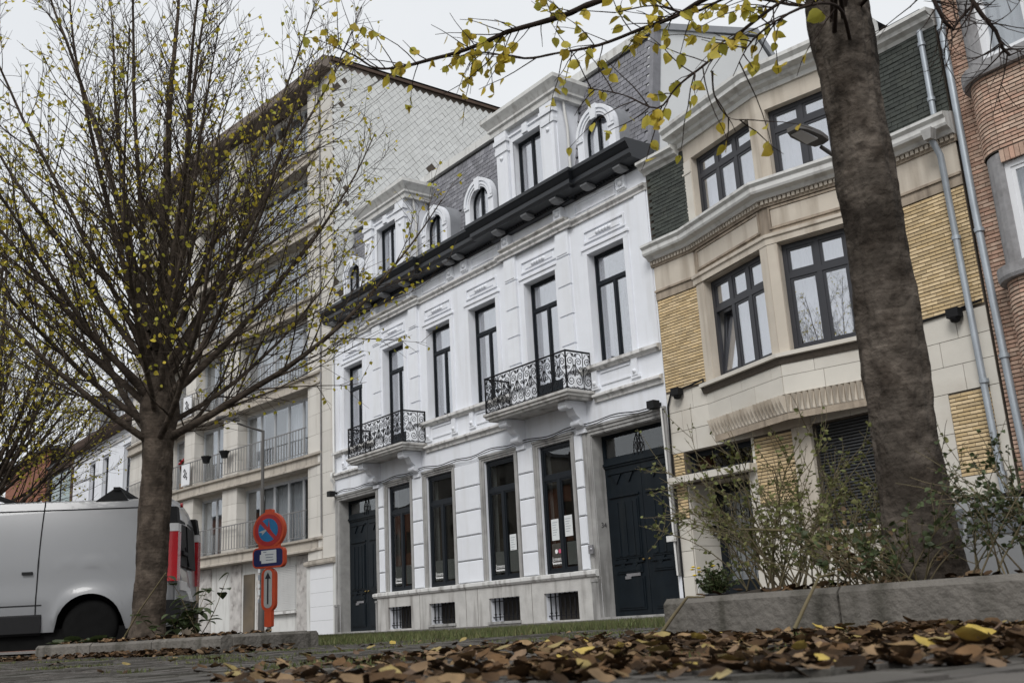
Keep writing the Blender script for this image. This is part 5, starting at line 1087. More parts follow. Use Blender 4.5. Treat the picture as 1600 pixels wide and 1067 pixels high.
for side in (0, 1):
    n0 = len(mb.v)
    for x in xs:
        b0 = 0.25
        for c in (0.72, 3.2):
            if abs(x - c) < 0.36: b0 = max(b0, 0.3 + math.sqrt(0.36 ** 2 - (x - c) ** 2))
        for k in range(11):
            z = b0 + (csec(x) - b0) * k / 10; y = cw(z, x); mb.v.append((x, y if side == 0 else 1.7 - y, z))
    for i in range(60):
        for k in range(10): mb.f.append((n0 + i * 11 + k, n0 + (i + 1) * 11 + k, n0 + (i + 1) * 11 + k + 1, n0 + i * 11 + k + 1)); mb.sm.append(True)
n0 = len(mb.v)
for x in xs:
    y0 = cw(csec(x), x)
    for k in range(7): mb.v.append((x, y0 + (1.7 - 2 * y0) * k / 6, csec(x) + 0.03 * math.sin(math.pi * k / 6)))
for i in range(60):
    for k in range(6): mb.f.append((n0 + i * 7 + k, n0 + (i + 1) * 7 + k, n0 + (i + 1) * 7 + k + 1, n0 + i * 7 + k + 1)); mb.sm.append(True)
for x in (0.0, 3.948): mb.add([(x, 0.15, 0.25), (x, 1.55, 0.25), (x, 1.45, csec(x)), (x, 0.25, csec(x))], [(0, 1, 2, 3)])
mb.build('body', 'car_paint', CAR)
def cpart(name, mat, fn, parent=CAR): q = MB(); fn(q); return q.build(name, mat, parent)
ws = cpart('windscreen', 'glass_car', lambda q: q.extrude([(2.02, 0.26, 1.435), (2.02, 1.44, 1.435), (2.62, 1.55, 1.13), (2.62, 0.15, 1.13)], (0.012, 0, 0.03)))
cpart('wiper', 'plastic_black', lambda q: q.tube([(2.66, 0.35, 1.15), (2.5, 0.9, 1.24)], 0.012, 5), ws)
cpart('scuttle', 'plastic_black', lambda q: q.extrude([(2.60, 0.14, 1.12), (2.60, 1.56, 1.12), (2.80, 1.58, 1.03), (2.80, 0.12, 1.03)], (0.01, 0, 0.03)))
cpart('roof_panel', 'plastic_black', lambda q: q.extrude([(0.6, 0.28, 1.46), (2.0, 0.24, 1.475), (2.0, 1.46, 1.475), (0.6, 1.42, 1.46)], (0, 0, 0.045)))
for y, s_ in ((0.0, 1), (1.7, -1)):
    for a, b in ((0.55, 1.2), (1.26, 2.3)):
        cpart('side_window', 'glass_car', lambda q: q.extrude([(a, y + s_ * 0.005, 0.94), (b, y + s_ * 0.005, 0.94), (min(b, 1.95), y + s_ * 0.155, 1.36), (a + 0.08, y + s_ * 0.155, 1.36)], (0, -s_ * 0.012, 0)))
    cpart('wing_mirror', 'plastic_black', lambda q: q.obox((2.3, y - s_ * 0.10, 1.0), (0.05, 0, 0), (0, 0.09, 0), (0, 0, 0.06)))
    for c in (0.72, 3.2):
        wh = cpart('wheel', 'rubber', lambda q: q.lathe([(0.18, -0.09), (0.28, -0.09), (0.30, -0.06), (0.30, 0.06), (0.28, 0.09), (0.18, 0.09)], (c, y + s_ * 0.12, 0.30), 24, 'y'))
        cpart('rim', 'alu', lambda q: q.lathe([(0.02, -0.07), (0.18, -0.08), (0.18, 0.08), (0.02, 0.07)], (c, y + s_ * 0.12, 0.30), 18, 'y'), wh)
    cpart('headlight', 'lens_white', lambda q: q.obox((3.78, y + s_ * 0.30, 0.68), (0.08, 0, -0.03), (0, 0.16, 0), (0.0, 0, 0.07)))
    cpart('tail_light', 'lens_red', lambda q: q.obox((0.10, y + s_ * 0.16, 0.98), (0.05, 0, 0), (0, 0.06, 0), (0.0, 0, 0.14)))
cpart('front_bumper', 'plastic_black', lambda q: q.box(3.80, 4.0, 0.25, 1.45, 0.28, 0.42))

# ------------------------------------------------------------------ temporary parking sign on its rubber foot
SB = Vector((15.47, -9.08, 0.10)); SG = thing('parking_sign', 'round red and blue no parking sign in orange frame on a portable post', 'sign', tuple(SB))
sa = R(32); su = Vector((math.cos(sa), math.sin(sa), 0)); sn = Vector((su.y, -su.x, 0))     # sign faces sn
def sp_(s, o, z): p = SB + su * s + sn * o; return (p.x, p.y, SB.z + z)
def disc(q, r, z, o0, o1, n=30, sx=1.0): q.extrude([sp_(r * sx * math.cos(2 * math.pi * k / n), o0, z + r * math.sin(2 * math.pi * k / n)) for k in range(n)], sn * (o1 - o0))
def rrect(q, hw, z0, z1, o0, o1, r, n=6):
    pts = []
    for cx, cz, a0 in ((hw - r, z1 - r, 0), (-hw + r, z1 - r, 90), (-hw + r, z0 + r, 180), (hw - r, z0 + r, 270)):
        for k in range(n + 1): a = R(a0 + 90 * k / n); pts.append(sp_(cx + r * math.cos(a), o0, cz + r * math.sin(a)))
    q.extrude(pts, sn * (o1 - o0))
q = MB(); q.tube([sp_(0, -0.03, 0.10), sp_(0, -0.03, 0.62)], 0.028, 10); q.build('post', 'galv', SG)
q = MB(); q.extrude([sp_(-0.30, -0.22, 0.0), sp_(0.33, -0.22, 0.0), sp_(0.33, 0.20, 0.0), sp_(-0.30, 0.20, 0.0)], (0, 0, 0.07)); q.extrude([sp_(-0.22, -0.15, 0.07), sp_(0.24, -0.15, 0.07), sp_(0.24, 0.12, 0.07), sp_(-0.22, 0.12, 0.07)], (0, 0, 0.05)); q.build('foot', 'rubber', SG)
q = MB(); disc(q, 0.245, 1.46, -0.06, 0.01); rrect(q, 0.245, 0.962, 1.232, -0.062, 0.012, 0.07); rrect(q, 0.105, 0.40, 0.96, -0.058, 0.008, 0.10); rrect(q, 0.055, 0.20, 0.45, -0.054, 0.006, 0.02); rrect(q, 0.06, 1.68, 1.74, -0.05, 0.004, 0.02); rrect(q, 0.16, 1.18, 1.28, -0.05, 0.003, 0.02); q.build('frame', 'sign_orange', SG)
q = MB(); disc(q, 0.212, 1.46, 0.011, 0.016); q.build('sign_face', 'sign_red', SG)
q = MB()
def half(sg):                       # the two blue halves either side of the red bar
    pts = []; r = 0.155; off = 0.026
    a1 = math.asin(off / r)
    for k in range(17):
        a = a1 + (math.pi - 2 * a1) * k / 16; x, z = r * math.cos(a), r * math.sin(a) * 1.0; c, s = math.cos(R(-45)), math.sin(R(-45))
        x, z = x, z * 1.0
        if sg < 0: x, z = -x, -z
        pts.append(sp_(x * c - z * s, 0.016, 1.46 + x * s + z * c))
    return pts
for sg in (1, -1): b_ = MB(); b_.extrude(half(sg), sn * 0.003); b_.build('blue_field', 'sign_blue', SG)
q = MB(); q.extrude([sp_(-0.15, 0.02, 1.44), sp_(-0.04, 0.02, 1.47), sp_(-0.02, 0.02, 1.455), sp_(-0.10, 0.02, 1.395), sp_(-0.085, 0.02, 1.425)], sn * 0.002); q.build('torn_sticker', 'sign_grey', SG)
q = MB(); q.extrude([sp_(-0.06, 0.0195, 1.45), sp_(0.0, 0.0195, 1.485), sp_(0.012, 0.0195, 1.60), sp_(0.03, 0.0195, 1.48), sp_(0.09, 0.0195, 1.40), sp_(0.0, 0.0195, 1.455)], sn * 0.002); q.build('torn_patch', 'sign_red', SG)
q = MB(); rrect(q, 0.225, 0.985, 1.21, 0.013, 0.017, 0.05); q.build('notice_board', 'sign_navy', SG)
q = MB(); q.extrude([sp_(-0.10, 0.018, 1.02), sp_(0.135, 0.018, 1.025), sp_(0.13, 0.018, 1.195), sp_(-0.105, 0.018, 1.19)], sn * 0.003); q.extrude([sp_(-0.125, 0.018, 1.06), sp_(-0.104, 0.018, 1.06), sp_(-0.104, 0.018, 1.14), sp_(-0.125, 0.018, 1.14)], sn * 0.002); q.build('paper_notice', 'paper', SG)
q = MB()
for k, (a, b) in enumerate(((-0.07, -0.02), (-0.04, 0.09), (-0.03, 0.08), (-0.03, 0.09))): z = 1.165 - k * 0.036; q.extrude([sp_(a, 0.0215, z), sp_(b, 0.0215, z), sp_(b, 0.0215, z + 0.012), sp_(a, 0.0215, z + 0.012)], sn * 0.001)
q.build('print', 'ink_grey', SG)
q = MB(); rrect(q, 0.062, 0.44, 0.935, 0.009, 0.013, 0.06); q.build('arrow_plate', 'sign_grey', SG)
q = MB(); q.extrude([sp_(-0.011, 0.0135, 0.49), sp_(0.011, 0.0135, 0.49), sp_(0.011, 0.0135, 0.82), sp_(0.046, 0.0135, 0.82), sp_(0.0, 0.0135, 0.905), sp_(-0.046, 0.0135, 0.82), sp_(-0.011, 0.0135, 0.82)], sn * 0.002); q.build('arrow', 'ink', SG)

# ------------------------------------------------------------------ street lamps
def lamp(x, y, h, label, stick):
    t = thing('street_lamp', label, 'street lamp', (x, y, 0.12), 'street lamps on the pavement')
    q = MB(); q.tube([(x, y, 0.1), (x, y, 1.2), (x, y, h)], [0.055, 0.05, 0.035], 12); q.lathe([(0.075, 0), (0.075, 0.9), (0.055, 0.95)], (x, y, 0.1), 12); q.build('pole', 'lamp_grey', t)
    q = MB(); q.tube([(x, y, h - 0.02), (x, y - 0.35, h + 0.06), (x, y - 0.66, h + 0.13)], [0.03, 0.026, 0.024], 8); q.build('arm', 'lamp_grey', t)
    hd_ = []; q = MB(); c = Vector((x, y - 0.86, h + 0.17)); fv = Vector((0, -0.36, 0.055)); 
    top = [(0.0, -0.1, 0.03), (0.10, -0.05, 0.03), (0.13, 0.25, 0.02), (0.12, 0.75, 0.0), (0.07, 0.98, -0.01), (-0.07, 0.98, -0.01), (-0.12, 0.75, 0.0), (-0.13, 0.25, 0.02), (-0.10, -0.05, 0.03)]
    A = [Vector((c.x + a, c.y + 0.2 - 0.52 * b, c.z - 0.02 + 0.07 * b + e)) for a, b, e in top]; q.extrude(A, (0, 0, 0.05)); q.extrude([A[0].lerp(p, 0.8) + Vector((0, -0.02, 0.05)) for p in A], (0, 0, 0.03)); hdm = q.build('lamp_head', 'lamp_grey', t)
    q = MB(); q.extrude([Vector((c.x + a, c.y + 0.2 - 0.52 * b, c.z - 0.035 + 0.07 * b)) for a, b in ((-0.08, 0.3), (0.08, 0.3), (0.07, 0.85), (-0.07, 0.85))], (0, 0, 0.02)); q.build('lamp_lens', 'lens_white', hdm)
    if stick:
        for k in range(7):
            q = MB(); z = 0.95 + k * 0.17; q.box(x - 0.03, x + 0.03, y - 0.078, y - 0.05, z, z + 0.08 + 0.04 * (k % 2)); q.build('sticker', 'paper' if k % 3 else 'ink_grey', t)
lamp(5.4, -4.75, 5.0, 'grey street lamp with slim pole behind the parking sign', True)
lamp(22.2, -4.60, 5.20, 'grey street lamp whose head juts out from behind the near right trunk', False)
# ------------------------------------------------------------------ trees
def unit_rand(rr): 
    while True:
        v = Vector((rr.uniform(-1, 1), rr.uniform(-1, 1), rr.uniform(-1, 1)))
        if 0.05 < v.length < 1: return v.normalized()
def grow(p, d, L, n, rr, up=0.05, wob=0.10):
    pts = [Vector(p)]; d = Vector(d).normalized()
    for i in range(n):
        d = (d + Vector((0, 0, up)) + unit_rand(rr) * wob).normalized(); pts.append(pts[-1] + d * (L / n))
    return pts
def along(pts, t):
    f = t * (len(pts) - 1); i = min(int(f), len(pts) - 2); return pts[i].lerp(pts[i + 1], f - i), (pts[i + 1] - pts[i]).normalized()
def side_dir(d, ang, rr):
    a = d.orthogonal().normalized(); b = d.cross(a); t = rr.uniform(0, 6.283); return (d * math.cos(ang) + (a * math.cos(t) + b * math.sin(t)) * math.sin(ang)).normalized()
def leaf(mb, p, rr, size, droop=0.5):
    """a folded, slightly curled leaf hanging from p"""
    ax = Vector((rr.uniform(-1, 1), rr.uniform(-1, 1), -droop + rr.uniform(-0.6, 0.5))).normalized(); sd_ = ax.cross(unit_rand(rr)).normalized(); nn = ax.cross(sd_)
    L = size * rr.uniform(0.75, 1.2); W = L * rr.uniform(0.34, 0.44); c = L * rr.uniform(-0.15, 0.15); fo = W * rr.uniform(0.1, 0.5)
    pr = ((0.0, 0.12), (0.16, 0.82), (0.38, 1.0), (0.62, 0.84), (0.84, 0.42)); e = [p + ax * L * t_ + sd_ * W * w_ + nn * (fo * w_ + c * t_ * t_) for t_, w_ in pr]; g = [p + ax * L * t_ - sd_ * W * w_ + nn * (fo * w_ + c * t_ * t_) for t_, w_ in pr]; m_ = [p + ax * L * 0.3 + nn * c * 0.1, p + ax * L * 0.7 + nn * c * 0.5]
    P = e + g + m_ + [p + ax * L * 1.05 + nn * c * 1.1]
    mb.add(P, [(0, 1, 10), (1, 2, 10), (2, 3, 11, 10), (3, 4, 11), (4, 12, 11), (5, 10, 6), (6, 10, 7), (7, 10, 11, 8), (8, 11, 9), (9, 11, 12), (0, 10, 5)], True)
def trunk_mesh(mb, base, pts, radii, rr, n=20):
    vs = []; m = len(pts)
    for i, (p, r) in enumerate(zip(pts, radii)):
        for k in range(n):
            a = 6.2832 * k / n; z_ = p[2]; q_ = Vector((math.cos(a), math.sin(a), 0)); rk = r * (1 + 0.04 * math.sin(3 * a + z_ * 1.7) + 0.09 * mnoise.noise(Vector((q_.x * 2.2, q_.y * 2.2, z_ * 1.6)))) + 0.011 * mnoise.noise(Vector((q_.x * 7, q_.y * 7, z_ * 5))) + 0.007 * mnoise.noise(Vector((q_.x * 16, q_.y * 16, z_ * 16))); vs.append((p[0] + rk * math.cos(a), p[1] + rk * math.sin(a), p[2]))
    mb.add(vs, [(i * n + k, i * n + (k + 1) % n, (i + 1) * n + (k + 1) % n, (i + 1) * n + k) for i in range(m - 1) for k in range(n)], True)
def street_tree(base, label, seed, leafp=0.5, scale=1.0, group='street trees in the planters'):
    rr = random.Random(seed); B = Vector(base); t = thing('street_tree', label, 'tree', tuple(B), group)
    mb = MB(); zs = [-0.1 + 0.04 * k for k in range(82)]; tp = []; rd = []
    for z in zs:
        tp.append((B.x + 0.012 * z * math.sin(z * 1.3), B.y + 0.01 * z, B.z + z)); rd.append(0.168 + 0.10 * math.exp(-max(0, z) / 0.13) + 0.05 * math.exp(-((z - 2.7) / 0.35) ** 2) - 0.05 * max(0, (z - 2.6)) )
    trunk_mesh(mb, B, tp, rd, rr, 36); mb.build('trunk', 'bark_dark', t)
    limbs = []
    # leader and limbs fan out from the swollen fork
    limbs.append(grow(B + Vector((0, 0, 2.9)), (0.03, 0.02, 1), 6.0, 16, rr, 0.02, 0.05) + [])
    spec = []
    nl = 30
    for k in range(nl):
        az = k * 2.39996 + rr.uniform(-0.25, 0.25); f = k / (nl - 1); el = R(14 + 58 * f ** 0.8 + rr.uniform(-5, 5)); z = 2.25 + 1.3 * f + rr.uniform(-0.1, 0.1)
        spec.append((az, el, z, (3.6 + 1.9 * f + rr.uniform(-0.5, 0.5)) * scale, 0.043 + rr.uniform(-0.010, 0.014)))
    fol = MB(); rads = [0.085]
    for az, el, z, L, r in spec:
        d = Vector((math.cos(az) * math.cos(el), math.sin(az) * math.cos(el), math.sin(el))); p = B + Vector((0.10 * math.cos(az), 0.10 * math.sin(az), z))
        limbs.append(grow(p, d, L, 14, rr, 0.05, 0.06)); rads.append(r)
    for pts, r in zip(limbs, rads):
        mb = MB(); n = len(pts); mb.tube(pts, [max(0.006, r * (1 - 0.9 * (i / (n - 1)) ** 0.85)) for i in range(n)], 7, False)
        L = sum((b - a).length for a, b in zip(pts, pts[1:])); m = int(L / 0.15)
        for j in range(m):
            tt = 0.10 + 0.88 * (j + rr.random()) / m; p, d = along(pts, tt); ang = R(rr.uniform(24, 46)); sd_ = side_dir(d, ang, rr); sd_.z = abs(sd_.z) * 0.7 + sd_.z * 0.3
            l2 = rr.uniform(0.5, 1.0) * (2.1 * (1 - tt) + 0.45); n2 = 6; b2 = grow(p, sd_, l2, n2, rr, 0.06, 0.11); r2 = 0.0048 + 0.007 * (1 - tt) * min(1.3, l2); mb.tube(b2, [r2 * (1 - 0.75 * i / n2) for i in range(n2 + 1)], 4, False)
            for q in range(int(l2 / 0.13) + 1):
                t3 = rr.uniform(0.15, 1.0); p3, d3 = along(b2, t3); l3 = rr.uniform(0.12, 0.42); tw = grow(p3, side_dir(d3, R(rr.uniform(25, 60)), rr), l3, 3, rr, 0.05, 0.16); mb.tube(tw, [0.0036, 0.003, 0.0024, 0.0016], 3, False)
                low = (1.25 - 0.09 * (p3.z - B.z)) * (0.55 + 0.9 * min(1.0, abs((p3 - B).dot(r0)) / 2.6)) * (1.35 if (p3 - B).dot(r0) < -0.8 else 1.0)
                if rr.random() < leafp * max(0.12, low):
                    for _ in range(rr.choice((1, 1, 2))): leaf(fol, along(tw, rr.uniform(0.4, 1))[0], rr, 0.052)
        mb.build('limb', 'bark_dark', t)
    fol.build('foliage', 'leaf_tree', t, 'stuff'); return t
LT = street_tree((17.0, -11.15, 0.10), 'spreading street tree with sparse yellow leaves beside the white van', 101, 0.80)
def copy_tree(src, loc, rz, sc, label):
    c = src.copy(); COL.objects.link(c); c.location = loc; c.rotation_euler = (0, 0, rz); c.scale = (sc, sc, sc); c['label'] = label
    for ch in list(src.children):
        k = ch.copy(); COL.objects.link(k); k.parent = c
    return c
copy_tree(LT, (7.7, -11.2, 0.10), 2.1, 0.98, 'farther street tree whose bare lower branches enter at the left edge')

# near tree on the right
RB = Vector((26.17, -10.9, 0.10)); RTREE = thing('near_tree', 'thick bare trunk of the near tree in the right planter with overhanging yellow branch', 'tree', tuple(RB), 'street trees in the planters')
rr = random.Random(77); mb = MB(); tp = []; rd = []
for k in range(214):
    z = -0.05 + 0.03 * k; tp.append((RB.x + 0.02 * math.sin(z * 1.1) , RB.y + 0.015 * math.sin(z * 0.8), RB.z + z)); rd.append(0.142 + 0.035 * math.exp(-max(0, z) / 0.22) + 0.02 * math.exp(-((z - 2.75) / 0.3) ** 2) - 0.006 * z + (0.012 * math.sin(z * 7)) * 0.4)
trunk_mesh(mb, RB, tp, rd, rr, 72); mb.build('trunk', 'bark', RTREE)
BR_ = {
'b2': ([(26.25, -10.98, 2.9), (26.32, -11.11, 3.11), (25.82, -11.33, 3.29), (25.24, -11.59, 3.33), (25.03, -11.68, 3.32), (24.78, -11.84, 3.31), (24.73, -11.89, 3.29), (24.57, -12.0, 3.25), (24.39, -12.14, 3.23), (24.25, -12.23, 3.23), (24.12, -12.32, 3.26), (24.07, -12.42, 3.33), (24.02, -12.52, 3.38)], 0.021),
'b1': ([(26.2, -11.0, 2.85), (26.33, -11.21, 2.99), (26.02, -11.32, 3.1), (25.79, -11.43, 3.08), (25.63, -11.47, 3.06), (25.46, -11.52, 3.07), (25.24, -11.63, 3.05), (25.03, -11.75, 3.07), (24.89, -11.85, 3.08), (24.73, -12.0, 3.15), (24.68, -12.05, 3.13)], 0.016),
'b3': ([(26.25, -10.98, 2.85), (26.4, -11.26, 2.93), (26.3, -11.5, 2.77), (26.16, -11.62, 2.66), (26.0, -11.69, 2.56), (25.86, -11.76, 2.48), (25.75, -11.79, 2.41), (25.64, -11.89, 2.5), (25.48, -11.96, 2.59)], 0.011),
'b4': ([(26.28, -11.0, 2.75), (26.38, -11.22, 2.79), (26.38, -11.51, 2.68), (26.23, -11.66, 2.56), (26.11, -11.68, 2.43)], 0.010),
'b5': ([(26.2, -11.0, 2.8), (26.39, -11.25, 2.87), (26.19, -11.19, 2.91), (25.95, -11.38, 3.03), (25.74, -11.47, 3.02), (25.58, -11.56, 3.12), (25.39, -11.65, 3.15)], 0.012),
'b6': ([(26.0, -11.68, 2.51), (25.98, -11.66, 2.4), (25.99, -11.6, 2.31), (26.03, -11.55, 2.29)], 0.005)}
lv = [MB(), MB(), MB(), MB()]; lme = []
for k, q in enumerate(lv):
    leaf(q, Vector((0, 0, 0)), random.Random(300 + k * 7), 0.062, 3.0); lme.append(meshof(q, 'leaf', 'leaf_yellow'))
cnt = 0; fol = MB()
for key, (pts, r) in BR_.items():
    pts = [Vector(p) for p in pts]; sm = []
    for a, b, c_, d in zip([pts[0]] + pts[:-2], pts[:-1], pts[1:], pts[2:] + [pts[-1]]):
        for k in range(4):
            t_ = k / 4; sm.append(0.5 * ((2 * b) + (c_ - a) * t_ + (2 * a - 5 * b + 4 * c_ - d) * t_ * t_ + (3 * b - a - 3 * c_ + d) * t_ ** 3))
    sm.append(pts[-1]); n = len(sm); mb = MB(); mb.tube(sm, [r * (1 - 0.82 * i / (n - 1)) + rr.uniform(-0.001, 0.001) for i in range(n)], 7, False)
    L = sum((b - a).length for a, b in zip(sm, sm[1:]))
    for j in range(int(L / 0.06)):
        tt = rr.uniform(0.3, 1.0) if key in ('b1', 'b2', 'b5') else rr.uniform(0.25, 1.0); p, d = along(sm, tt); l2 = rr.uniform(0.10, 0.42); b2 = grow(p, side_dir(d, R(rr.uniform(30, 75)), rr), l2, 5, rr, -0.03, 0.16); mb.tube(b2, [0.0034, 0.003, 0.0026, 0.0022, 0.0018, 0.0014], 4, False)
        for _ in range(rr.choice((1, 2, 2, 3)) if key != 'b6' else 1):
            if rr.random() < 0.55: leaf(fol, along(b2, rr.uniform(0.3, 1.0))[0], rr, 0.052)
            if cnt < 290 and rr.random() < 0.75:
                pp, _d = along(b2, rr.uniform(0.35, 1.0)); o = inst('leaf', lme[rr.randrange(4)], RTREE, pp, (rr.uniform(-1.0, 1.0), rr.uniform(-1.0, 1.0), rr.uniform(0, 6.28)), (rr.uniform(0.7, 1.15),) * 3); cnt += 1
    mb.build('branch', 'twig', RTREE)
BARE = [([(26.3, -10.9, 3.1), (26.7, -11.0, 3.05), (26.89, -11.07, 2.78), (26.92, -11.1, 2.56), (26.93, -11.06, 2.5), (26.95, -11.01, 2.43), (26.95, -10.98, 2.36), (26.96, -10.95, 2.33)], 0.014),
        ([(26.3, -10.9, 2.95), (26.6, -11.0, 2.98), (26.76, -11.09, 2.84), (26.78, -11.14, 2.63), (26.79, -11.1, 2.53), (26.8, -11.06, 2.5), (26.82, -11.05, 2.53), (26.87, -11.01, 2.59)], 0.012)]
for pts, r in BARE:
    pts = [Vector(p) for p in pts]; mb = MB(); n = len(pts); mb.tube(pts, [r * (1 - 0.55 * i / (n - 1)) for i in range(n)], 6, False)
    for j in range(26):
        p, d = along(pts, rr.uniform(0.25, 1)); b2 = grow(p, side_dir(d, R(rr.uniform(40, 80)), rr), rr.uniform(0.1, 0.35), 6, rr, 0.06, 0.12); mb.tube(b2, [0.0036, 0.003, 0.0026, 0.0022, 0.0018, 0.0014, 0.001], 4, False)
        for q in range(2):
            p3, d3 = along(b2, rr.uniform(0.3, 0.9)); tw = grow(p3, side_dir(d3, R(50), rr), rr.uniform(0.05, 0.15), 3, rr, 0.05, 0.1); mb.tube(tw, [0.002, 0.0018, 0.0015, 0.001], 3, False)
    mb.build('branch', 'twig', RTREE)
for k in range(14):                 # crown above the picture
    az = k * 2.4; el = R(35 + 3.2 * k); d = Vector((math.cos(az) * math.cos(el), math.sin(az) * math.cos(el), math.sin(el))); p = RB + Vector((0.05 * math.cos(az), 0.05 * math.sin(az), 4.3 + 0.13 * k)); pts = grow(p, d, 3.6, 12, rr, 0.05, 0.08); mb = MB(); mb.tube(pts, [0.05 * (1 - 0.85 * i / 12) for i in range(13)], 7, False)
    for j in range(26):
        p2, d2 = along(pts, rr.uniform(0.15, 1)); b2 = grow(p2, side_dir(d2, R(38), rr), rr.uniform(0.3, 1.2), 5, rr, 0.05, 0.1); mb.tube(b2, [0.009, 0.007, 0.006, 0.005, 0.004, 0.003], 4, False)
        for q in range(5):
            p3, d3 = along(b2, rr.uniform(0.2, 1)); tw = grow(p3, side_dir(d3, R(45), rr), 0.25, 3, rr, 0.03, 0.15); mb.tube(tw, [0.003, 0.0026, 0.002, 0.0015], 3, False); leaf(fol, tw[-1], rr, 0.065); leaf(fol, tw[-2], rr, 0.065)
    mb.build('limb', 'bark_dark', RTREE)
fol.build('foliage', 'leaf_yellow', RTREE, 'stuff')

# ------------------------------------------------------------------ weeds and shrubs
def weed(base, h, ns, spread, label, seed, mat='weed', leafsz=0.021, lean=(0, 0), name='weed_clump', cat='weed', dens=60, smat='stem', grp='weeds in the planters'):
    rr = random.Random(seed); t = thing(name, label, cat, base, grp); st = MB(); lf = MB(); B = Vector(base)
    for k in range(ns):
        az = rr.uniform(0, 6.28); d = Vector((math.cos(az) * spread + lean[0], math.sin(az) * spread + lean[1], 1.0)); L = h * rr.uniform(0.55, 1.1); pts = grow(B + Vector((rr.uniform(-.12, .12), rr.uniform(-.12, .12), 0)), d, L, 9, rr, -0.045, 0.13); st.tube(pts, [0.0042 * (1 - 0.7 * i / 9) for i in range(10)], 4, False)
        for j in range(int(L * 16)):
            p, dd = along(pts, rr.uniform(0.2, 1)); b2 = grow(p, side_dir(dd, R(rr.uniform(25, 60)), rr), rr.uniform(0.06, 0.26), 4, rr, 0.03, 0.15); st.tube(b2, [0.0022, 0.002, 0.0017, 0.0014, 0.001], 3, False)
            for q in range(int(dens / 14)): leaf(lf, along(b2, rr.random())[0], rr, leafsz, 0.0)
    st.build('stems', smat, t); lf.build('leaves', mat, t, 'stuff'); return t
weed((25.25, -10.75, 0.22), 0.9, 17, 0.45, 'tall wispy green weeds in front of the number 32 doorway', 1, lean=(-0.1, 0))
weed((25.55, -10.95, 0.22), 0.88, 25, 0.6, 'bushy weeds leaning left before the yellow brick pillar', 2, lean=(-0.25, 0))
weed((25.85, -10.75, 0.22), 0.72, 22, 0.55, 'dense weeds before the roller shutter beside the near trunk', 3, lean=(0.05, 0))
weed((25.98, -11.13, 0.22), 0.45, 13, 0.75, 'low wiry weeds against the left foot of the near trunk', 4, 'weed', 0.024)
weed((26.55, -11.0, 0.22), 0.5, 10, 0.6, 'ragged weeds right of the near trunk before the silver car', 5, 'leaf_green', 0.02)
weed((26.78, -10.85, 0.22), 0.55, 14, 0.35, 'feathery dark sprig at the right edge above the car bonnet', 6, 'leaf_green', 0.02, lean=(-0.45, 0), dens=150)
weed((26.22, -11.16, 0.22), 0.34, 14, 0.7, 'dark leafy tangle hiding the foot of the near trunk', 9, 'leaf_green', 0.026, dens=90)
weed((26.2, -11.18, 0.22), 0.30, 8, 0.9, 'low brown weeds lying along the planter edge', 8, 'leaf_fallen_brown', 0.025)
# dry stalks lying over the planter edge
for k, (a, b, lab) in enumerate((((25.35, -11.1, 0.55), (26.25, -11.2, 0.27), 'long dry stalk arching through the planter weeds'), ((26.02, -11.30, 0.30), (25.98, -11.55, 0.09), 'short dry stick leaning over the concrete planter edge'), ((25.40, -11.42, 0.24), (25.22, -11.55, 0.08), 'thin twig standing in the fallen leaves by the planter corner'))):
    mb = MB(); a, b = Vector(a), Vector(b); mb.tube([a, a.lerp(b, 0.35) + Vector((0, 0, 0.06)), a.lerp(b, 0.7) + Vector((0, 0, 0.03)), b], [0.004, 0.006, 0.008, 0.009], 6); o = mb.build('dry_stick', 'stem', loc=tuple(b)); tag(o, lab, 'stick')
# broad-leaved sapling at the left trunk
def bigleaf(mb, p, ax, rr, L):
    sd_ = ax.cross(Vector((0, 0, 1)))
    if sd_.length < 0.1: sd_ = Vector((1, 0, 0))
    sd_.normalize(); nn = sd_.cross(ax); W = L * 0.45; P = []
    prof = [(0, 0), (0.15, 0.8), (0.4, 1.0), (0.7, 0.7), (1.0, 0.0)]
    up = [p + ax * L * t + sd_ * W * w + nn * (0.12 * L * w - 0.25 * L * t * t) for t, w in prof]; dn = [p + ax * L * t - sd_ * W * w + nn * (0.12 * L * w - 0.25 * L * t * t) for t, w in prof[1:-1]]; md = [p + ax * L * t - nn * 0.25 * L * t * t for t, w in prof[1:-1]]
    V_ = up + dn + md; mb.add(V_, [(0, 1, 8), (1, 2, 9, 8), (2, 3, 10, 9), (3, 4, 10), (0, 8, 5), (8, 9, 6, 5), (9, 10, 7, 6), (10, 4, 7)], True)
SAP = thing('sapling', 'dark broad-leaved sapling at the foot of the left trunk', 'plant', (17.8, -11.1, 0.2)); rr = random.Random(5); st = MB()
leaves = []
for k in range(12):
    az = rr.uniform(0, 6.28); pts = grow((17.75 + rr.uniform(-.25, .35), -11.1 + rr.uniform(-.2, .25), 0.18), (math.cos(az) * .6 + 0.2, math.sin(az) * .6, 1), rr.uniform(0.35, 0.8), 7, rr, -0.05, 0.12); st.tube(pts, [0.006 * (1 - .6 * i / 7) for i in range(8)], 4, False)
    for j in range(8):
        p, d = along(pts, rr.uniform(0.25, 1)); a = rr.uniform(0, 6.28); leaves.append((p, Vector((math.cos(a), math.sin(a), rr.uniform(-0.5, 0.4))).normalized(), rr.uniform(0.08, 0.15)))
st.build('stems', 'stem', SAP)
for p, ax, L in leaves: q = MB(); bigleaf(q, p, ax, rr, L); q.build('leaf', 'leaf_green', SAP)
mb = MB(); mb.tube([(17.42, -11.55, 0.22), (17.60, -11.45, 0.50), (17.93, -11.30, 0.86)], [0.010, 0.009, 0.007], 6); tag(mb.build('garden_cane', 'stem', loc=(17.42, -11.55, 0.2)), 'pale cane leaning beside the left trunk', 'cane')
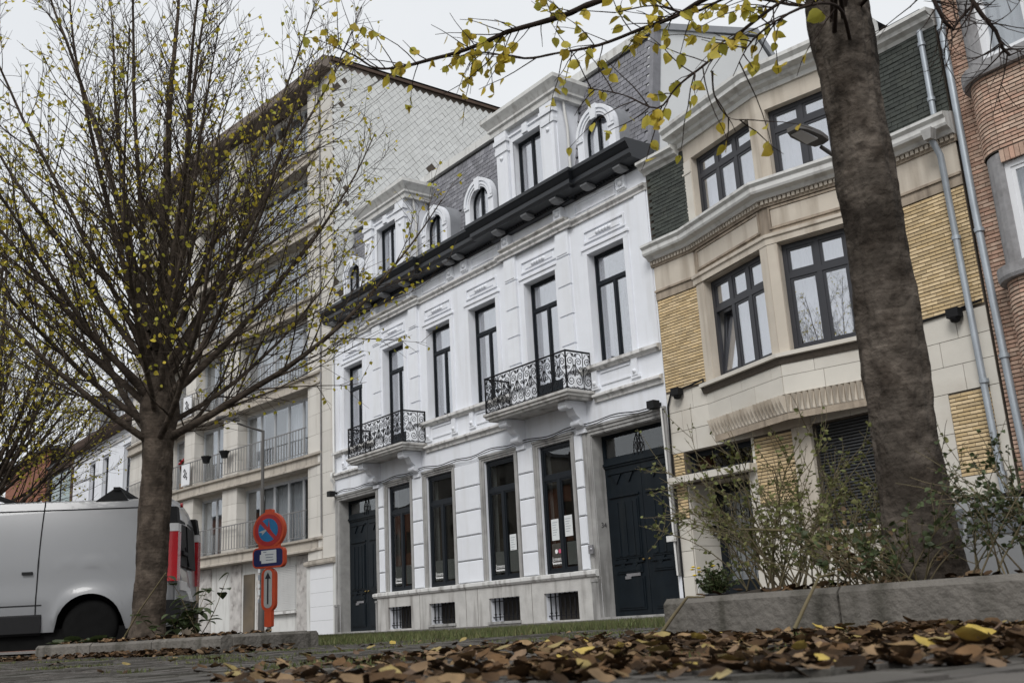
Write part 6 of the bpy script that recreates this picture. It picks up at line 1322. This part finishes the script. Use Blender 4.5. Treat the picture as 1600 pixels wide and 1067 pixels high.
mb = MB(); mb.tube([(18.0, -11.4, 0.26), (17.2, -10.5, 0.215), (16.2, -9.6, 0.21), (15.5, -9.1, 0.25)], 0.006, 5); tag(mb.build('twine', 'stem', loc=(17.2, -10.5, 0.2)), 'taut pale twine between the left planter and the parking sign', 'string')
for k in range(3):
    b = [(17.55, -11.85, 0.2), (17.0, -12.05, 0.2), (16.9, -11.9, 0.2)][k]; t = thing('ground_plant', ('broad-leaved weed at the front edge of the left planter', 'low ragged weed on the left planter under the van', 'weed tuft at the left end of the left planter')[k], 'weed', b, 'weeds in the planters')
    for j in range(9): a = rr.uniform(0, 6.28); q = MB(); bigleaf(q, Vector(b), Vector((math.cos(a), math.sin(a), rr.uniform(0.1, 0.9))).normalized(), rr, rr.uniform(0.1, 0.2)); q.build('leaf', 'leaf_green', t)
# yellow flowers in a pot at the door of number 32
FP = thing('potted_shrub', 'leafy shrub with yellow flowers in a dark pot by door number 32', 'plant', (15.55, -0.5, 0.16)); rr = random.Random(6)
q = MB(); q.lathe([(0.15, 0), (0.21, 0.3), (0.23, 0.3), (0.23, 0.34), (0.19, 0.34)], (15.55, -0.5, 0.16), 16); q.build('pot', 'plastic_black', FP)
st = MB(); lf = MB()
for k in range(70):
    a = rr.uniform(0, 6.28); pts = grow((15.55, -0.5, 0.45), (math.cos(a) * rr.random() * 1.3, math.sin(a) * rr.random() * 1.3, 1), rr.uniform(0.25, 0.62), 5, rr, 0.0, 0.2); st.tube(pts, 0.005, 3, False)
    for j in range(18): leaf(lf, along(pts, rr.uniform(0.15, 1))[0], rr, 0.07, 0.0)
st.build('stems', 'stem', FP); lf.build('leaves', 'leaf_green', FP, 'stuff')
for k in range(7):
    c = Vector((15.30 + rr.uniform(-0.12, 0.3), -0.5 + rr.uniform(-0.3, 0.1), 0.95 + rr.uniform(-0.12, 0.1))); q = MB(); q.lathe([(0.012, -0.015), (0.05, 0.0), (0.012, 0.015)], c, 8); q.build('blossom', 'flower', FP)

# ------------------------------------------------------------------ grass, litter
import numpy as np
def blades(name, label, region, count, seed, hmin, hmax, keep):
    g = np.random.default_rng(seed); V_ = []; F_ = []; n = 0
    while n < count:
        x = g.uniform(region[0], region[1]); y = g.uniform(region[2], region[3])
        if g.random() > keep(x, y): continue
        h = g.uniform(hmin, hmax); a = g.uniform(0, 6.28); wd = 0.004 + 0.004 * g.random(); lx, ly = g.normal(0, 0.35 * h, 2); z = gz(x, y) - 0.005; i = 3 * n
        V_ += [(x - wd * math.cos(a), y - wd * math.sin(a), z), (x + wd * math.cos(a), y + wd * math.sin(a), z), (x + lx, y + ly, z + h)]; F_.append((i, i + 1, i + 2)); n += 1
    mb = MB(); mb.v = V_; mb.f = F_; mb.sm = [False] * len(F_); o = mb.build(name, 'grass', None, 'stuff'); o['label'] = label; o['category'] = 'grass'
def nz2(x, y): return 0.5 + 0.25 * math.sin(x * 2.1 + y * 1.3) + 0.25 * math.sin(x * 0.9 - y * 2.7 + 1.0)
blades('grass', 'strip of short green grass along the kerb before the houses', (9, 25, -10.6, -7.15), 60000, 1, 0.03, 0.085, lambda x, y: max(0.0, min(1.0, (y + 9.7 + 1.3 * nz2(x, y)) / 1.2 * (0.25 + 0.75 * nz2(x * 2.2 + 3, y * 3.1)))) if x < 25 else 0)
blades('moss_grass', 'thin tufts of grass growing between the paving bricks', (18, 27, -13.6, -9.4), 9000, 2, 0.008, 0.03, lambda x, y: max(0.0, nz2(x * 1.7, y * 1.9) - 0.62) * 2.2)
def curled(mb, p, rr, size):
    """a dry curled leaf lying at p"""
    a = rr.uniform(0, 6.28); up = (Vector((0, 0, 1)) + unit_rand(rr) * 0.5).normalized(); ax = Vector((math.cos(a), math.sin(a), 0)); ax = (ax - up * ax.dot(up)).normalized(); sd_ = up.cross(ax)
    L = size * rr.uniform(0.7, 1.25); W = L * rr.uniform(0.36, 0.5); cu = rr.uniform(-0.3, 0.55); P = []
    for t_, w_ in ((0, 0.05), (0.18, 0.75), (0.42, 1.0), (0.7, 0.75), (0.88, 0.35), (1.0, 0.02)):
        lz = L * cu * ((t_ - 0.45) ** 2) * 1.6
        for s in (-1, 0, 1): P.append(p + ax * L * (t_ - 0.5) + sd_ * W * w_ * s * (1 - 0.25 * abs(cu)) + up * (lz + abs(s) * w_ * W * cu * 0.75 + rr.uniform(-0.05, 0.05) * L))
    mb.add(P, [(i * 3 + j, (i + 1) * 3 + j, (i + 1) * 3 + j + 1, i * 3 + j + 1) for i in range(5) for j in range(2)], True)
rr = random.Random(33); lit = [MB(), MB(), MB()]
def pile(x, y):                     # depth of the litter
    d = -11.36 - y
    if d < 0: return 0.0
    edge = 2.9 + 0.15 * math.sin(x * 5.3) - 1.6 * max(0.0, x - 27.1) - 0.9 * max(0.0, 24.9 - x)
    return 0.010 + 0.022 * math.sqrt(1 - d / edge) * (0.6 + 0.4 * math.sin(x * 4.1 + y * 3.3)) if 0 <= d < edge else 0.0
DRIFT = [(24.6, -11.36), (28.7, -11.36), (28.0, -12.85), (27.70, -13.60), (27.70, -13.93), (27.45, -14.02), (26.94, -14.19), (24.3, -13.45), (24.6, -12.70)]
def inside(x, y):
    c = False; n_ = len(DRIFT)
    for i_ in range(n_):
        (x1, y1), (x2, y2) = DRIFT[i_], DRIFT[i_ - 1]
        if (y1 > y) != (y2 > y) and x < (x2 - x1) * (y - y1) / (y2 - y1) + x1: c = not c
    return c
n = 0; yel = []; tries = 0
while n < 4300 and tries < 200000:
    tries += 1
    x = rr.uniform(24.2, 28.6); y = rr.uniform(-14.1, -11.36) if x > 25.02 else rr.uniform(-13.8, -11.0); dd = pile(x, y) if x > 25.02 or y < -11.36 else 0.02
    if not inside(x, y) or rr.random() > min(1.0, max(0.03, ((x + 0.77 * (y + 11.36) - 23.2) / 3.0)) ** 1.3): continue
    if dd <= 0.0 or (x < 25 and rr.random() > 0.25 + 0.4 * (x - 23.3)) or (rr.random() > 0.15 + 1.0 * nz2(x * 2.6, y * 2.9)): continue
    if (Vector((x, y, 0.1)) - CAMP).length < 1.5: continue
    p = Vector((x, y, gz(x, y) + rr.uniform(0.004, max(0.012, dd)))); k = rr.random()
    if k < 0.03 and p.z > gz(x, y) + dd * 0.5: yel.append((p, 1))
    else: curled(lit[0 if k < 0.70 else 1], p, rr, rr.choice((0.03, 0.042, 0.05, 0.06)))
    n += 1
for n in range(650):                # scattered over the paving and in the planters
    x = rr.uniform(20, 28.4); y = rr.uniform(-13.6, -8.5); p = Vector((x, y, gz(x, y) + 0.008))
    if rr.random() < 0.22: curled(lit[0 if rr.random() < 0.6 else 1], p, rr, 0.045)
for n in range(520): 
    x = rr.uniform(25.15, 28); y = rr.uniform(-11.25, -10.3); curled(lit[0 if rr.random() < 0.75 else 1], Vector((x, y, GZ + 0.165 + rr.uniform(0, 0.04))), rr, 0.055)
uu = Vector((0.9658, 0.2593, 0)); vv = Vector((-0.2593, 0.9658, 0)); cL = Vector((16.87, -12.26, 0))
for n in range(520):
    p = cL + uu * rr.uniform(0.1, 3.0) + vv * rr.uniform(0.1, 0.7); p.z = GZ + 0.13 + rr.uniform(0, 0.04); curled(lit[0 if rr.random() < 0.7 else 1], p, rr, 0.06)
for n in range(1100):
    s_ = rr.uniform(-2.2, 3.5); p = cL + uu * s_ + vv * (-abs(rr.gauss(0, 0.16 if s_ > 0.8 else 0.35)) if s_ < 3.08 else rr.uniform(-0.2, 0.6)); p.z = GZ + rr.uniform(0.0, 0.05); curled(lit[0 if rr.random() < 0.75 else 1], p, rr, 0.06)
o = lit[0].build('leaf_litter', 'leaf_fallen', None, 'stuff'); tag(o, 'drift of dark brown dead leaves along the planter edges', 'leaf litter')
o = lit[1].build('leaf_litter', 'leaf_fallen_brown', None, 'stuff'); tag(o, 'lighter tan dead leaves mixed into the drift along the planters', 'leaf litter')
for n in range(26):
    x = rr.uniform(22.5, 28.2); y = rr.uniform(-13.4, -11.5); yel.append((Vector((x, y, gz(x, y) + 0.012 + pile(x, y))), 1))
for p, k in yel[:150]:
    q = MB(); curled(q, p, rr, 0.062); o = q.build('fallen_leaf', 'leaf_fallen_yellow', loc=tuple(p)); tag(o, 'single yellow fallen leaf lying among the brown leaves and paving', 'leaf', 'yellow fallen leaves')
# ------------------------------------------------------------------ terrace across the street (mirrored in the window panes)
for k, (x0, x1, h, mt, lab) in enumerate(((-74, -56, 11.5, 'far_brick', 'brown brick terrace across the street mirrored in the leftmost panes'), (-55.5, -38, 13.5, 'concrete', 'grey flats across the street mirrored in the shop windows'), (-37.5, -19, 10.5, 'far_brick', 'red brick terrace across the street mirrored in the panes of number 34'), (-18.5, 2, 12.0, 'apt_band', 'buff house across the street mirrored in the bay windows'))):
    t = thing('opposite_house', lab, 'house', ((x0 + x1) / 2, -38, 0)); fr = Fr((x1, -38), (x0, -38)); hs = [(1.2 + i * 2.6, 2.6 + i * 2.6, 1.0 + j * 3.1, 3.0 + j * 3.1) for i in range(int((x1 - x0 - 2) / 2.6)) for j in range(int((h - 1) / 3.1))]
    mb = MB(); mb.wall(fr, 0, fr.L, 0, h, hs, 0.2); mb.fbox(fr, 0, fr.L, 0.3, 8, 0, h); mb.build('wall', mt, t)
    for a, b, c, d in hs:
        q = MB(); q.fbox(fr, a, b, 0.10, 0.16, c, d); q.build('window', 'interior_dark', t)
    q = MB(); q.fbox(fr, -0.2, fr.L + 0.2, -0.3, 8, h, h + 0.3); q.build('roof', 'roof_dark', t)
